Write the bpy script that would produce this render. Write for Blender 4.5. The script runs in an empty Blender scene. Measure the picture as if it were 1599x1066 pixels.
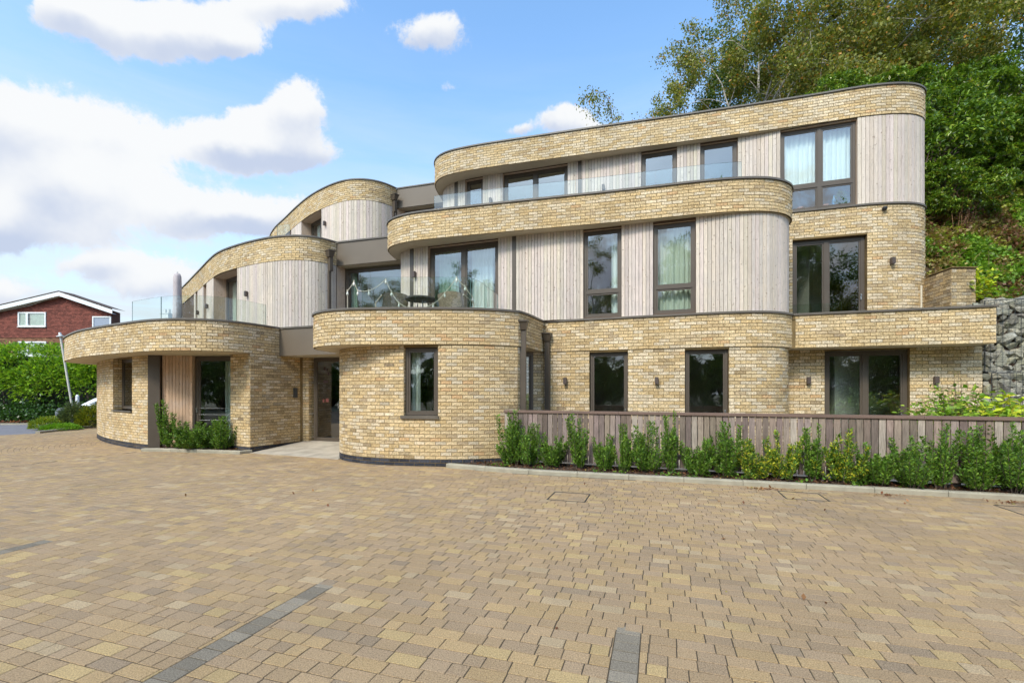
import bpy, math, random
import numpy as np
from mathutils import Vector, Matrix
from mathutils.geometry import tessellate_polygon
random.seed(7); np.random.seed(7)
RN = np.random.RandomState(11)
sc = bpy.context.scene
COL = sc.collection

# ------------------------------------------------------------------ camera
CAMZ = 1.54; FP = 724.0; CX = 800.0
cam_d = bpy.data.cameras.new('camera'); cam = bpy.data.objects.new('camera', cam_d); COL.objects.link(cam)
cam.location = (0, 0, CAMZ); cam.rotation_euler = (math.radians(90), 0, 0)
cam_d.sensor_width = 36; cam_d.lens = FP / 1599 * 36; cam_d.shift_y = 79 / 1599; cam_d.clip_end = 2000
sc.camera = cam

# ------------------------------------------------------------------ light
SUN_EL, SUN_AZ = math.radians(46), math.radians(-148)      # azimuth of the sun measured from +Y towards +X
world = bpy.data.worlds.new('World'); sc.world = world; world.use_nodes = True
def build_world():
    nt = world.node_tree; N = nt.nodes; L = nt.links; N.clear()
    def math_(op, a, b=None, c=None, clamp=False):
        n = N.new('ShaderNodeMath'); n.operation = op; n.use_clamp = clamp
        for i, v in enumerate((a, b, c)):
            if v is None: continue
            if isinstance(v, (int, float)): n.inputs[i].default_value = v
            else: L.new(v, n.inputs[i])
        return n.outputs[0]
    out = N.new('ShaderNodeOutputWorld'); bg = N.new('ShaderNodeBackground')
    sky = N.new('ShaderNodeTexSky'); sky.sky_type = 'NISHITA'; sky.sun_disc = False
    sky.sun_elevation = SUN_EL; sky.sun_rotation = SUN_AZ; sky.air_density = 1.0; sky.dust_density = 1.6; sky.ozone_density = 1.6
    tc = N.new('ShaderNodeTexCoord'); D = tc.outputs['Generated']
    sep = N.new('ShaderNodeSeparateXYZ'); L.new(D, sep.inputs[0])
    X, Y, Z = sep.outputs
    # cloud layer coordinates: direction divided by height above the horizon, a flat layer seen in perspective
    zz = math_('MAXIMUM', math_('ADD', Z, 0.12), 0.05)
    def noise(vec, scale, detail, rough, dist=0.0, off=(0, 0, 0), stretch=(1, 1, 1)):
        m = N.new('ShaderNodeMapping'); m.inputs['Location'].default_value = off; m.inputs['Scale'].default_value = stretch
        L.new(vec, m.inputs['Vector'])
        n = N.new('ShaderNodeTexNoise'); n.inputs['Scale'].default_value = scale; n.inputs['Detail'].default_value = detail
        n.inputs['Roughness'].default_value = rough; n.inputs['Distortion'].default_value = dist
        L.new(m.outputs[0], n.inputs['Vector']); return n.outputs['Fac']
    # heaps of cumulus: (px, py, half width, half height) of each cloud as a direction in the sky
    heaps = [(200, 28, 120, 52, 1.1), (290, 55, 100, 44, 1.0), (374, 74, 52, 26, .85), (120, 10, 55, 34, .8), (455, 2, 100, 34, 1.1), (670, 52, 62, 40, 1.1), (55, 195, 95, 75, 1.15), (180, 215, 88, 56, 1.05), (110, 285, 150, 44, 1.05), (470, 170, 52, 50, 1.2), (385, 215, 84, 40, 1.05), (320, 235, 60, 30, .7),
             (445, 240, 105, 28, .95), (-90, 190, 110, 80, 1.0), (350, 345, 120, 26, .62), (255, 445, 90, 36, .9), (150, 420, 66, 18, .72), (10, 458, 74, 30, .85), (820, 205, 42, 16, .7), (905, 188, 60, 22, .95),
             (120, 375, 260, 34, .52), (300, 320, 120, 40, .55), (90, 330, 150, 40, .6), (400, 330, 100, 30, .55), (560, 320, 120, 30, .42), (715, 135, 32, 12, .45), (5, 350, 46, 46, .9), (980, 200, 60, 18, .6)]
    warp = noise(D, 5.0, 5, .6)
    warp2 = noise(D, 5.0, 5, .6, off=(7.3, 2.1, 5.7))
    tot = None; low = None
    du = math_('DIVIDE', X, math_('MAXIMUM', Y, 0.02)); dv = math_('DIVIDE', Z, math_('MAXIMUM', Y, 0.02))
    front = math_('GREATER_THAN', Y, 0.05)
    duw = math_('ADD', du, math_('MULTIPLY', math_('SUBTRACT', warp, .5), .15))
    dvw = math_('ADD', dv, math_('MULTIPLY', math_('SUBTRACT', warp2, .5), .11))
    for (px, py, hw, hh, wgt) in heaps:
        cu, cv = (px - CX) / FP, (612 - py) / FP
        a = math_('MULTIPLY', math_('SUBTRACT', duw, cu), FP / hw); b = math_('MULTIPLY', math_('SUBTRACT', dvw, cv), FP / hh)
        r2 = math_('ADD', math_('MULTIPLY', a, a), math_('MULTIPLY', b, b))
        g = math_('MULTIPLY', math_('EXPONENT', math_('MULTIPLY', r2, -1.0)), wgt)
        tot = g if tot is None else math_('ADD', tot, g)
        bb = math_('MULTIPLY', g, math_('MULTIPLY', b, -1.0))
        low = bb if low is None else math_('ADD', low, bb)
    tot = math_('MULTIPLY', math_('SUBTRACT', tot, .02), front); low = math_('MULTIPLY', low, front)
    # elsewhere: the same kind of broken cumulus from noise alone
    back = noise(D, 2.1, 6, .55, off=(3, 9, 1))
    backm = math_('MULTIPLY', math_('SUBTRACT', back, .47), 5.0, clamp=True)
    side = math_('SUBTRACT', 1.0, math_('MULTIPLY', math_('SUBTRACT', Y, -.15), 2.0, clamp=True), clamp=True)
    tot = math_('ADD', tot, math_('MULTIPLY', backm, side))
    fine = noise(D, 10.0, 14, .70, dist=.25)
    mid = noise(D, 4.0, 5, .55, off=(1, 4, 2))
    dens = math_('ADD', tot, math_('ADD', math_('MULTIPLY', math_('SUBTRACT', fine, .5), 1.55), math_('MULTIPLY', math_('SUBTRACT', mid, .5), .5)))
    mask = N.new('ShaderNodeMapRange'); mask.interpolation_type = 'SMOOTHERSTEP'
    L.new(dens, mask.inputs['Value']); mask.inputs['From Min'].default_value = .38; mask.inputs['From Max'].default_value = .74
    mask = mask.outputs[0]
    # thin veil towards the horizon
    wisp = noise(D, 3.0, 7, .6, dist=.4, stretch=(1, 1, 6))
    zc = math_('MAXIMUM', Z, 0.0)
    veil = math_('MULTIPLY', math_('MULTIPLY', math_('SUBTRACT', wisp, .28), 2.2, clamp=True), math_('SUBTRACT', 1.0, math_('MULTIPLY', zc, 1.6), clamp=True))
    veil = math_('ADD', veil, math_('MULTIPLY', math_('SUBTRACT', .55, zc, clamp=True), 1.15), clamp=True)
    # blue of the clear sky
    hs = N.new('ShaderNodeMixRGB'); hs.blend_type = 'MULTIPLY'; hs.inputs[0].default_value = 1.0
    L.new(sky.outputs[0], hs.inputs[1]); hs.inputs[2].default_value = (1.62, 2.0, 2.1, 1)
    sb = N.new('ShaderNodeMixRGB'); sb.inputs[0].default_value = 0; L.new(math_('MULTIPLY', veil, 1.0, clamp=True), sb.inputs[0])
    L.new(hs.outputs[0], sb.inputs[1]); sb.inputs[2].default_value = (4.35, 4.85, 5.3, 1)
    # cloud body: white tops, bluish grey bases
    thick = math_('ADD', math_('MULTIPLY', low, 1.1), math_('MULTIPLY', math_('SUBTRACT', mid, .47), 2.6))
    shade = N.new('ShaderNodeMapRange'); shade.interpolation_type = 'SMOOTHSTEP'; L.new(thick, shade.inputs['Value'])
    shade.inputs['From Min'].default_value = -.12; shade.inputs['From Max'].default_value = .85
    cc = N.new('ShaderNodeMixRGB'); L.new(shade.outputs[0], cc.inputs[0])
    cc.inputs[1].default_value = (5.15, 5.25, 5.35, 1); cc.inputs[2].default_value = (3.15, 3.6, 4.55, 1)
    mx = N.new('ShaderNodeMixRGB'); L.new(mask, mx.inputs[0]); L.new(sb.outputs[0], mx.inputs[1]); L.new(cc.outputs[0], mx.inputs[2])
    L.new(mx.outputs[0], bg.inputs[0]); bg.inputs[1].default_value = 0.115
    L.new(bg.outputs[0], out.inputs[0])
build_world()
sd = bpy.data.lights.new('sun', 'SUN'); so = bpy.data.objects.new('sun', sd); COL.objects.link(so)
sd.energy = 2.0; sd.angle = math.radians(12); sd.color = (1.0, .93, .82)
sdir = Vector((math.sin(SUN_AZ) * math.cos(SUN_EL), math.cos(SUN_AZ) * math.cos(SUN_EL), math.sin(SUN_EL)))
so.rotation_euler = sdir.to_track_quat('Z', 'Y').to_euler(); so.location = sdir * 60
sc.view_settings.view_transform = 'Standard'; sc.view_settings.look = 'None'
sc.view_settings.exposure = 0.68; sc.view_settings.gamma = 1.0
sc.render.engine = 'CYCLES'
sc.cycles.max_bounces = 8; sc.cycles.transparent_max_bounces = 16; sc.cycles.use_denoising = True
sc.cycles.sample_clamp_indirect = 6

# ------------------------------------------------------------------ materials
def new_mat(name):
    m = bpy.data.materials.new(name); m.use_nodes = True
    nt = m.node_tree; b = nt.nodes['Principled BSDF']; return m, nt, b
def simple(name, col, rough=.6, metal=0, bump=0, bscale=60, var=0, vscale=6, spec=.5):
    m, nt, b = new_mat(name); N = nt.nodes; L = nt.links
    b.inputs['Base Color'].default_value = (*col, 1); b.inputs['Roughness'].default_value = rough; b.inputs['Metallic'].default_value = metal
    b.inputs['Specular IOR Level'].default_value = spec
    tc = N.new('ShaderNodeTexCoord')
    if var:
        n = N.new('ShaderNodeTexNoise'); n.inputs['Scale'].default_value = vscale; n.inputs['Detail'].default_value = 6
        L.new(tc.outputs['Object'], n.inputs['Vector'])
        r = N.new('ShaderNodeMapRange'); r.inputs['To Min'].default_value = 1 - var; r.inputs['To Max'].default_value = 1 + var
        r.inputs['From Min'].default_value = .3; r.inputs['From Max'].default_value = .7
        L.new(n.outputs['Fac'], r.inputs['Value'])
        v = N.new('ShaderNodeVectorMath'); v.operation = 'SCALE'; v.inputs[0].default_value = col; L.new(r.outputs[0], v.inputs['Scale'])
        L.new(v.outputs[0], b.inputs['Base Color'])
    if bump:
        n = N.new('ShaderNodeTexNoise'); n.inputs['Scale'].default_value = bscale; n.inputs['Detail'].default_value = 5
        L.new(tc.outputs['Object'], n.inputs['Vector'])
        bp = N.new('ShaderNodeBump'); bp.inputs['Strength'].default_value = bump; bp.inputs['Distance'].default_value = .01
        L.new(n.outputs['Fac'], bp.inputs['Height']); L.new(bp.outputs[0], b.inputs['Normal'])
    return m
def attr_mat(name, rough=.85, speck=.35, sscale=70, big=.15, bscale=1.2, bump=.35, stretch=(1, 1, 1), spots=None, spec=.3, blotch=None):
    """colour comes from the piece's own 'tint'; grain and wear from noise in object space"""
    m, nt, b = new_mat(name); N = nt.nodes; L = nt.links
    a = N.new('ShaderNodeAttribute'); a.attribute_name = 'tint'
    tc = N.new('ShaderNodeTexCoord'); mp = N.new('ShaderNodeMapping'); mp.inputs['Scale'].default_value = stretch
    L.new(tc.outputs['Object'], mp.inputs[0])
    def nz(sc_, det, vec, lo, hi, fmin=.3, fmax=.7):
        n = N.new('ShaderNodeTexNoise'); n.inputs['Scale'].default_value = sc_; n.inputs['Detail'].default_value = det; n.inputs['Roughness'].default_value = .65
        L.new(vec, n.inputs['Vector'])
        r = N.new('ShaderNodeMapRange'); r.inputs['From Min'].default_value = fmin; r.inputs['From Max'].default_value = fmax
        r.inputs['To Min'].default_value = lo; r.inputs['To Max'].default_value = hi; L.new(n.outputs['Fac'], r.inputs['Value']); return n, r.outputs[0]
    n1, r1 = nz(sscale, 4, mp.outputs[0], 1 - speck, 1 + speck)
    n2, r2 = nz(bscale, 5, tc.outputs['Object'], 1 - big, 1 + big)
    mu = N.new('ShaderNodeMath'); mu.operation = 'MULTIPLY'; L.new(r1, mu.inputs[0]); L.new(r2, mu.inputs[1])
    v = N.new('ShaderNodeVectorMath'); v.operation = 'SCALE'; L.new(a.outputs['Color'], v.inputs[0]); L.new(mu.outputs[0], v.inputs['Scale'])
    outc = v.outputs[0]
    if spots:      # dark or pale flecks: (scale, threshold, colour, amount)
        n3 = N.new('ShaderNodeTexNoise'); n3.inputs['Scale'].default_value = spots[0]; n3.inputs['Detail'].default_value = 3; L.new(tc.outputs['Object'], n3.inputs['Vector'])
        r3 = N.new('ShaderNodeMapRange'); r3.inputs['From Min'].default_value = spots[1]; r3.inputs['From Max'].default_value = spots[1] + .06
        r3.inputs['To Max'].default_value = spots[3]; L.new(n3.outputs['Fac'], r3.inputs['Value'])
        mx = N.new('ShaderNodeMixRGB'); L.new(r3.outputs[0], mx.inputs[0]); L.new(outc, mx.inputs[1]); mx.inputs[2].default_value = (*spots[2], 1); outc = mx.outputs[0]
    if blotch:
        n3 = N.new('ShaderNodeTexNoise'); n3.inputs['Scale'].default_value = blotch[0]; n3.inputs['Detail'].default_value = 5; L.new(tc.outputs['Object'], n3.inputs['Vector'])
        r3 = N.new('ShaderNodeMapRange'); r3.inputs['From Min'].default_value = blotch[1]; r3.inputs['From Max'].default_value = blotch[1] + .2
        r3.inputs['To Max'].default_value = blotch[3]; L.new(n3.outputs['Fac'], r3.inputs['Value'])
        mx = N.new('ShaderNodeMixRGB'); L.new(r3.outputs[0], mx.inputs[0]); L.new(outc, mx.inputs[1]); mx.inputs[2].default_value = (*blotch[2], 1); outc = mx.outputs[0]
    L.new(outc, b.inputs['Base Color']); b.inputs['Roughness'].default_value = rough; b.inputs['Specular IOR Level'].default_value = spec
    if bump:
        bp = N.new('ShaderNodeBump'); bp.inputs['Strength'].default_value = bump; bp.inputs['Distance'].default_value = .006
        L.new(n1.outputs['Fac'], bp.inputs['Height']); L.new(bp.outputs[0], b.inputs['Normal'])
    return m
def leaf_mat(name, trans=.3, rough=.5, spec=.4):
    m, nt, b = new_mat(name); N = nt.nodes; L = nt.links
    a = N.new('ShaderNodeAttribute'); a.attribute_name = 'tint'
    L.new(a.outputs['Color'], b.inputs['Base Color']); b.inputs['Roughness'].default_value = rough; b.inputs['Specular IOR Level'].default_value = spec
    t = N.new('ShaderNodeBsdfTranslucent'); sc_ = N.new('ShaderNodeVectorMath'); sc_.operation = 'MULTIPLY'
    L.new(a.outputs['Color'], sc_.inputs[0]); sc_.inputs[1].default_value = (1.5, 1.6, .8); L.new(sc_.outputs[0], t.inputs[0])
    mx = N.new('ShaderNodeMixShader'); mx.inputs[0].default_value = trans
    L.new(b.outputs[0], mx.inputs[1]); L.new(t.outputs[0], mx.inputs[2]); L.new(mx.outputs[0], N['Material Output'].inputs[0]); return m
def glass_mat(name, ior=1.75, tint=(.80, .86, .83), rough=0.0, wav=.0):
    m, nt, b = new_mat(name); N = nt.nodes; L = nt.links; N.remove(b)
    g = N.new('ShaderNodeBsdfGlossy'); g.inputs['Roughness'].default_value = rough; g.inputs[0].default_value = (.95, .97, 1, 1)
    t = N.new('ShaderNodeBsdfTransparent'); t.inputs[0].default_value = (*tint, 1)
    f = N.new('ShaderNodeFresnel'); f.inputs[0].default_value = ior
    geo = N.new('ShaderNodeNewGeometry'); mxx = N.new('ShaderNodeMixShader')
    # on leaving the pane the facet would mirror totally; keep the same reflectance both ways
    inv = N.new('ShaderNodeMath'); inv.operation = 'MULTIPLY'
    one = N.new('ShaderNodeMath'); one.operation = 'SUBTRACT'; one.inputs[0].default_value = 1.0; L.new(geo.outputs['Backfacing'], one.inputs[1])
    L.new(f.outputs[0], inv.inputs[0]); L.new(one.outputs[0], inv.inputs[1])
    L.new(inv.outputs[0], mxx.inputs[0]); L.new(t.outputs[0], mxx.inputs[1]); L.new(g.outputs[0], mxx.inputs[2])
    if wav:
        tc = N.new('ShaderNodeTexCoord'); n = N.new('ShaderNodeTexNoise'); n.inputs['Scale'].default_value = 1.4; L.new(tc.outputs['Object'], n.inputs['Vector'])
        bp = N.new('ShaderNodeBump'); bp.inputs['Strength'].default_value = wav; bp.inputs['Distance'].default_value = .02
        L.new(n.outputs['Fac'], bp.inputs['Height']); L.new(bp.outputs[0], g.inputs['Normal'])
    L.new(mxx.outputs[0], N['Material Output'].inputs[0]); return m

M = {}
M['brick'] = attr_mat('brick', speck=.50, sscale=34, big=.15, bscale=.7, bump=.5, spots=(46, .60, (.12, .08, .05), .55), blotch=(.9, .56, (.22, .16, .09), .35))
M['mortar'] = simple('mortar', (.185, .122, .048), .95, bump=.3, bscale=120, var=.3, vscale=3)
M['metal'] = simple('bronze_metal', (.090, .070, .052), .42, bump=.02, bscale=4, var=.10, vscale=2)
M['coping'] = simple('coping_metal', (.125, .105, .082), .40, var=.15, vscale=3)
M['fascia'] = simple('fascia_metal', (.150, .118, .085), .45, var=.06, vscale=1.5)
M['render'] = simple('soffit_render', (.56, .48, .35), .9, bump=.1, bscale=200, var=.08, vscale=1.5)
M['paver'] = attr_mat('paver', rough=.9, speck=.55, sscale=120, big=.10, bscale=.55, bump=.6, spots=(300, .62, (.66, .56, .42), .55), blotch=(.8, .54, (.17, .13, .085), .38))
M['joint'] = simple('joint_sand', (.060, .044, .026), 1.0, bump=.3, bscale=150, var=.4, vscale=4)
M['concrete'] = simple('kerb_concrete', (.33, .295, .22), .9, bump=.25, bscale=120, var=.16, vscale=5)
M['slab'] = simple('porch_concrete', (.40, .345, .27), .85, bump=.2, bscale=150, var=.22, vscale=3)
M['soil'] = simple('soil', (.060, .036, .022), 1, bump=1, bscale=40, var=.5, vscale=14)
M['asphalt'] = simple('asphalt', (.17, .16, .17), .9, bump=.3, bscale=200, var=.12, vscale=2)
M['ground'] = simple('ground', (.12, .11, .06), 1, bump=.5, bscale=10, var=.35, vscale=.4)
M['hill'] = simple('hill_soil', (.060, .042, .022), 1, bump=1, bscale=6, var=.5, vscale=2)
M['timber'] = attr_mat('larch_timber', rough=.75, speck=.17, sscale=9, big=.10, bscale=1.1, bump=.25, stretch=(7, 7, .55), spots=(21, .655, (.16, .09, .055), .8), spec=.25, blotch=(2.2, .5, (.40, .36, .335), .35))
M['fencewood'] = attr_mat('fence_timber', rough=.8, speck=.34, sscale=12, big=.16, bscale=1.5, bump=.4, stretch=(6, 6, .5), spots=(22, .68, (.07, .04, .03), .7), spec=.2)
M['fencecap'] = simple('fence_cap_wood', (.165, .105, .080), .7, bump=.1, bscale=40, var=.15, vscale=3)
M['glass'] = glass_mat('window_glass', 2.7, (.90, .94, .92), wav=.05)
M['balglass'] = glass_mat('balustrade_glass', 1.9, (.93, .97, .955))
M['glassedge'] = simple('glass_edge', (.10, .20, .17), .2)
M['curtain'] = simple('curtain_cloth', (.62, .64, .55), .9)
M['curtain_w'] = simple('curtain_white', (.80, .84, .84), .9)
M['curtain_g'] = simple('curtain_green', (.36, .46, .36), .9)
M['dark'] = simple('dark_rubber', (.015, .015, .015), .6)
M['lampmetal'] = simple('lamp_metal', (.085, .062, .052), .45)
M['interior'] = simple('interior_paint', (.45, .43, .38), .9)
M['floor_in'] = simple('interior_floor', (.12, .10, .08), .7)
M['membrane'] = simple('roof_membrane', (.2, .2, .2), .9)
M['leaf'] = leaf_mat('leaf'); M['gloss_leaf'] = leaf_mat('gloss_leaf', .22, .35, .5); M['needle'] = leaf_mat('needle_leaf', .2, .5, .35)
M['bark'] = simple('bark', (.10, .075, .055), .95, bump=1, bscale=20, var=.4, vscale=8)
M['birchbark'] = simple('birch_bark', (.42, .38, .33), .85, bump=.6, bscale=14, var=.6, vscale=9)
M['stem'] = simple('dry_stem', (.30, .17, .09), .95, var=.4, vscale=5)
M['white'] = simple('white_paint', (.78, .80, .80), .4, var=.04)
M['steel'] = simple('brushed_steel', (.55, .55, .54), .35, metal=1)
M['polepaint'] = simple('pole_paint', (.56, .53, .47), .6, var=.1, vscale=4)
M['stone'] = attr_mat('gabion_stone', rough=.9, speck=.35, sscale=14, big=.2, bscale=3, bump=.9, blotch=(4, .55, (.07, .055, .035), .5))
M['wire'] = simple('gabion_wire', (.06, .065, .07), .5, metal=.6)
M['tile'] = attr_mat('hung_tile', rough=.8, speck=.25, sscale=9, big=.15, bscale=.5, bump=.2)
M['rooftile'] = simple('roof_tile', (.07, .045, .035), .9, bump=.5, bscale=6, var=.3, vscale=3)
M['carpaint'] = simple('silver_paint', (.26, .28, .31), .3, metal=.5)
M['carglass'] = simple('car_glass', (.03, .035, .04), .05, spec=.8)
M['tyre'] = simple('tyre_rubber', (.02, .02, .02), .8)
M['canvas'] = simple('parasol_canvas', (.48, .42, .42), .9, bump=.3, bscale=10, var=.1, vscale=6)
M['rattan'] = simple('rattan', (.055, .045, .035), .6, bump=1, bscale=60, var=.4, vscale=30)
M['rattan_l'] = simple('pale_rattan', (.28, .22, .15), .7, bump=1, bscale=60, var=.4, vscale=30)
M['bulb'] = simple('bulb_glass', (.70, .68, .60), .15)
M['cord'] = simple('rope_cord', (.58, .52, .40), .8)
M['terracotta'] = simple('terracotta', (.42, .15, .07), .8, var=.2, vscale=10)
M['ceramic'] = simple('patterned_ceramic', (.55, .58, .42), .4, var=.6, vscale=40)
M['bluebottle'] = simple('blue_plastic', (.05, .28, .62), .3)
M['toughleaf'] = M['gloss_leaf']
M['intercom'] = simple('intercom_metal', (.12, .12, .115), .35, metal=.5)
M['chimney'] = simple('pale_render', (.55, .55, .52), .8, var=.1)
M['pale_roof'] = simple('pale_slate', (.42, .46, .46), .7, var=.1)
M['brownsign'] = simple('notice_card', (.07, .035, .03), .7)
M['redsign'] = simple('red_card', (.12, .03, .022), .7)

# ------------------------------------------------------------------ mesh helpers
class MB:
    """collects vertices, faces and per-vertex tints, links them as one mesh object"""
    def __init__(s): s.v = []; s.f = []; s.c = []; s.n = 0
    def add(s, v, f, c=(1, 1, 1)):
        o = s.n; s.v.extend(v); s.f.extend([tuple(i + o for i in q) for q in f]); s.c.extend([c] * len(v)); s.n += len(v)
    def box(s, lo, hi, c=(1, 1, 1)):
        x0, y0, z0 = lo; x1, y1, z1 = hi
        s.add([(x0, y0, z0), (x1, y0, z0), (x1, y1, z0), (x0, y1, z0), (x0, y0, z1), (x1, y0, z1), (x1, y1, z1), (x0, y1, z1)], BOXF, c)
    def obox(s, p, t, n, l, d0, d1, z0, z1, c=(1, 1, 1)):
        """box centred on plan point p, l long along t, from d0 to d1 along the outward normal n"""
        pts = []
        for z in (z0, z1):
            for (a, b) in ((-l / 2, d1), (l / 2, d1), (l / 2, d0), (-l / 2, d0)):
                pts.append((p[0] + t[0] * a + n[0] * b, p[1] + t[1] * a + n[1] * b, z))
        s.add(pts, BOXF, c)
    def tube(s, pts, r, seg=6, c=(1, 1, 1), cap=True):
        if isinstance(r, (int, float)): r = [r] * len(pts)
        P = [Vector(p) for p in pts]; rings = []
        up = Vector((0, 0, 1)); vs = []
        for i, p in enumerate(P):
            d = (P[min(i + 1, len(P) - 1)] - P[max(i - 1, 0)])
            if d.length < 1e-9: d = Vector((0, 0, 1))
            d.normalize(); a = d.cross(up if abs(d.z) < .95 else Vector((1, 0, 0))).normalized(); b = a.cross(d)
            for k in range(seg):
                an = 2 * math.pi * k / seg; q = p + (a * math.cos(an) + b * math.sin(an)) * r[i]; vs.append(tuple(q))
        fs = []
        for i in range(len(P) - 1):
            for k in range(seg):
                fs.append((i * seg + k, i * seg + (k + 1) % seg, (i + 1) * seg + (k + 1) % seg, (i + 1) * seg + k))
        if cap: fs.append(tuple(range(seg - 1, -1, -1))); fs.append(tuple((len(P) - 1) * seg + k for k in range(seg)))
        s.add(vs, fs, c)
    def lathe(s, prof, cx=0, cy=0, seg=16, c=(1, 1, 1)):
        vs = []; fs = []
        for (r, z) in prof:
            for k in range(seg):
                a = 2 * math.pi * k / seg; vs.append((cx + r * math.cos(a), cy + r * math.sin(a), z))
        for i in range(len(prof) - 1):
            for k in range(seg): fs.append((i * seg + k, i * seg + (k + 1) % seg, (i + 1) * seg + (k + 1) % seg, (i + 1) * seg + k))
        fs.append(tuple(range(seg - 1, -1, -1))); fs.append(tuple((len(prof) - 1) * seg + k for k in range(seg)))
        s.add(vs, fs, c)
    def mesh(s, name, mat, smooth=False):
        me = bpy.data.meshes.new(name); me.from_pydata(s.v, [], s.f)
        a = me.color_attributes.new('tint', 'FLOAT_COLOR', 'POINT')
        cc = np.ones((len(s.c), 4), np.float32)
        if s.c: cc[:, :3] = np.array(s.c, np.float32)
        a.data.foreach_set('color', cc.ravel())
        me.materials.append(M[mat] if isinstance(mat, str) else mat)
        if smooth: me.polygons.foreach_set('use_smooth', [True] * len(me.polygons))
        me.update(); return me
    def build(s, name, mat, parent=None, smooth=False, **kw):
        return link(name, s.mesh(name, mat, smooth), parent, **kw)
BOXF = [(0, 3, 2, 1), (4, 5, 6, 7), (0, 1, 5, 4), (1, 2, 6, 5), (2, 3, 7, 6), (3, 0, 4, 7)]
def link(name, me, parent=None, loc=None, rot=None, **kw):
    o = bpy.data.objects.new(name, me); COL.objects.link(o)
    if parent is not None: o.parent = parent
    if loc is not None: o.location = loc
    if rot is not None: o.rotation_euler = rot
    for k, v in kw.items(): o[k] = v
    return o
def thing(name, label, cat, loc=(0, 0, 0), rz=0, group=None):
    o = bpy.data.objects.new(name, None); COL.objects.link(o); o.location = loc; o.rotation_euler = (0, 0, rz)
    o.empty_display_size = .3
    o['label'] = label; o['category'] = cat
    if group: o['group'] = group
    return o
def copy_tree(root, loc, rz=0, label=None, scale=None):
    r = root.copy(); COL.objects.link(r); r.location = loc; r.rotation_euler = (0, 0, rz)
    if scale is not None: r.scale = scale
    if label: r['label'] = label
    for ch in list(root.children):
        c = ch.copy(); COL.objects.link(c); c.parent = r
        for g in list(ch.children):
            d = g.copy(); COL.objects.link(d); d.parent = c
    return r
def np_mesh(name, V, F, C, mat, smooth=False):
    """V (n,3), F (m,4) quads, C (n,3)"""
    me = bpy.data.meshes.new(name); n = len(V); m = len(F)
    me.vertices.add(n); me.vertices.foreach_set('co', np.asarray(V, np.float32).ravel())
    me.loops.add(m * 4); me.loops.foreach_set('vertex_index', np.asarray(F, np.int32).ravel())
    me.polygons.add(m); me.polygons.foreach_set('loop_start', np.arange(0, m * 4, 4, dtype=np.int32))
    try: me.polygons.foreach_set('loop_total', np.full(m, 4, np.int32))
    except Exception: pass
    me.update(calc_edges=True)
    a = me.color_attributes.new('tint', 'FLOAT_COLOR', 'POINT'); cc = np.ones((n, 4), np.float32); cc[:, :3] = C
    a.data.foreach_set('color', cc.ravel()); me.materials.append(M[mat]); me.validate(); return me
def leaves(P, size, cols, mat='leaf', name='foliage', up=.5, aspect=.5, droop=0.0, dirs=None, seed=0):
    """one small pointed quad per point; cols = list of (rgb, weight)"""
    R = np.random.RandomState(seed); n = len(P); P = np.asarray(P, float)
    if dirs is None:
        d = R.normal(size=(n, 3)); d[:, 2] -= droop
    else: d = np.asarray(dirs, float) + R.normal(size=(n, 3)) * .35
    d /= np.linalg.norm(d, axis=1)[:, None] + 1e-9
    nn = R.normal(size=(n, 3)); nn[:, 2] += up * 2
    s = np.cross(d, nn); s /= np.linalg.norm(s, axis=1)[:, None] + 1e-9
    nrm = np.cross(s, d)
    L = (size * R.uniform(.6, 1.3, n))[:, None]
    a = P; b = P + d * L * .5 + s * L * aspect * .5 + nrm * L * .08; c = P + d * L; e = P + d * L * .5 - s * L * aspect * .5 + nrm * L * .08
    V = np.stack([a, b, c, e], 1).reshape(-1, 3)
    F = np.arange(n * 4).reshape(-1, 4)
    w = np.array([c_[1] for c_ in cols], float); w /= w.sum(); idx = R.choice(len(cols), n, p=w)
    base = np.array([c_[0] for c_ in cols])[idx] * R.uniform(.7, 1.3, (n, 1))
    C = np.repeat(base, 4, 0)
    return np_mesh(name, V, F, C, mat)

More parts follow.
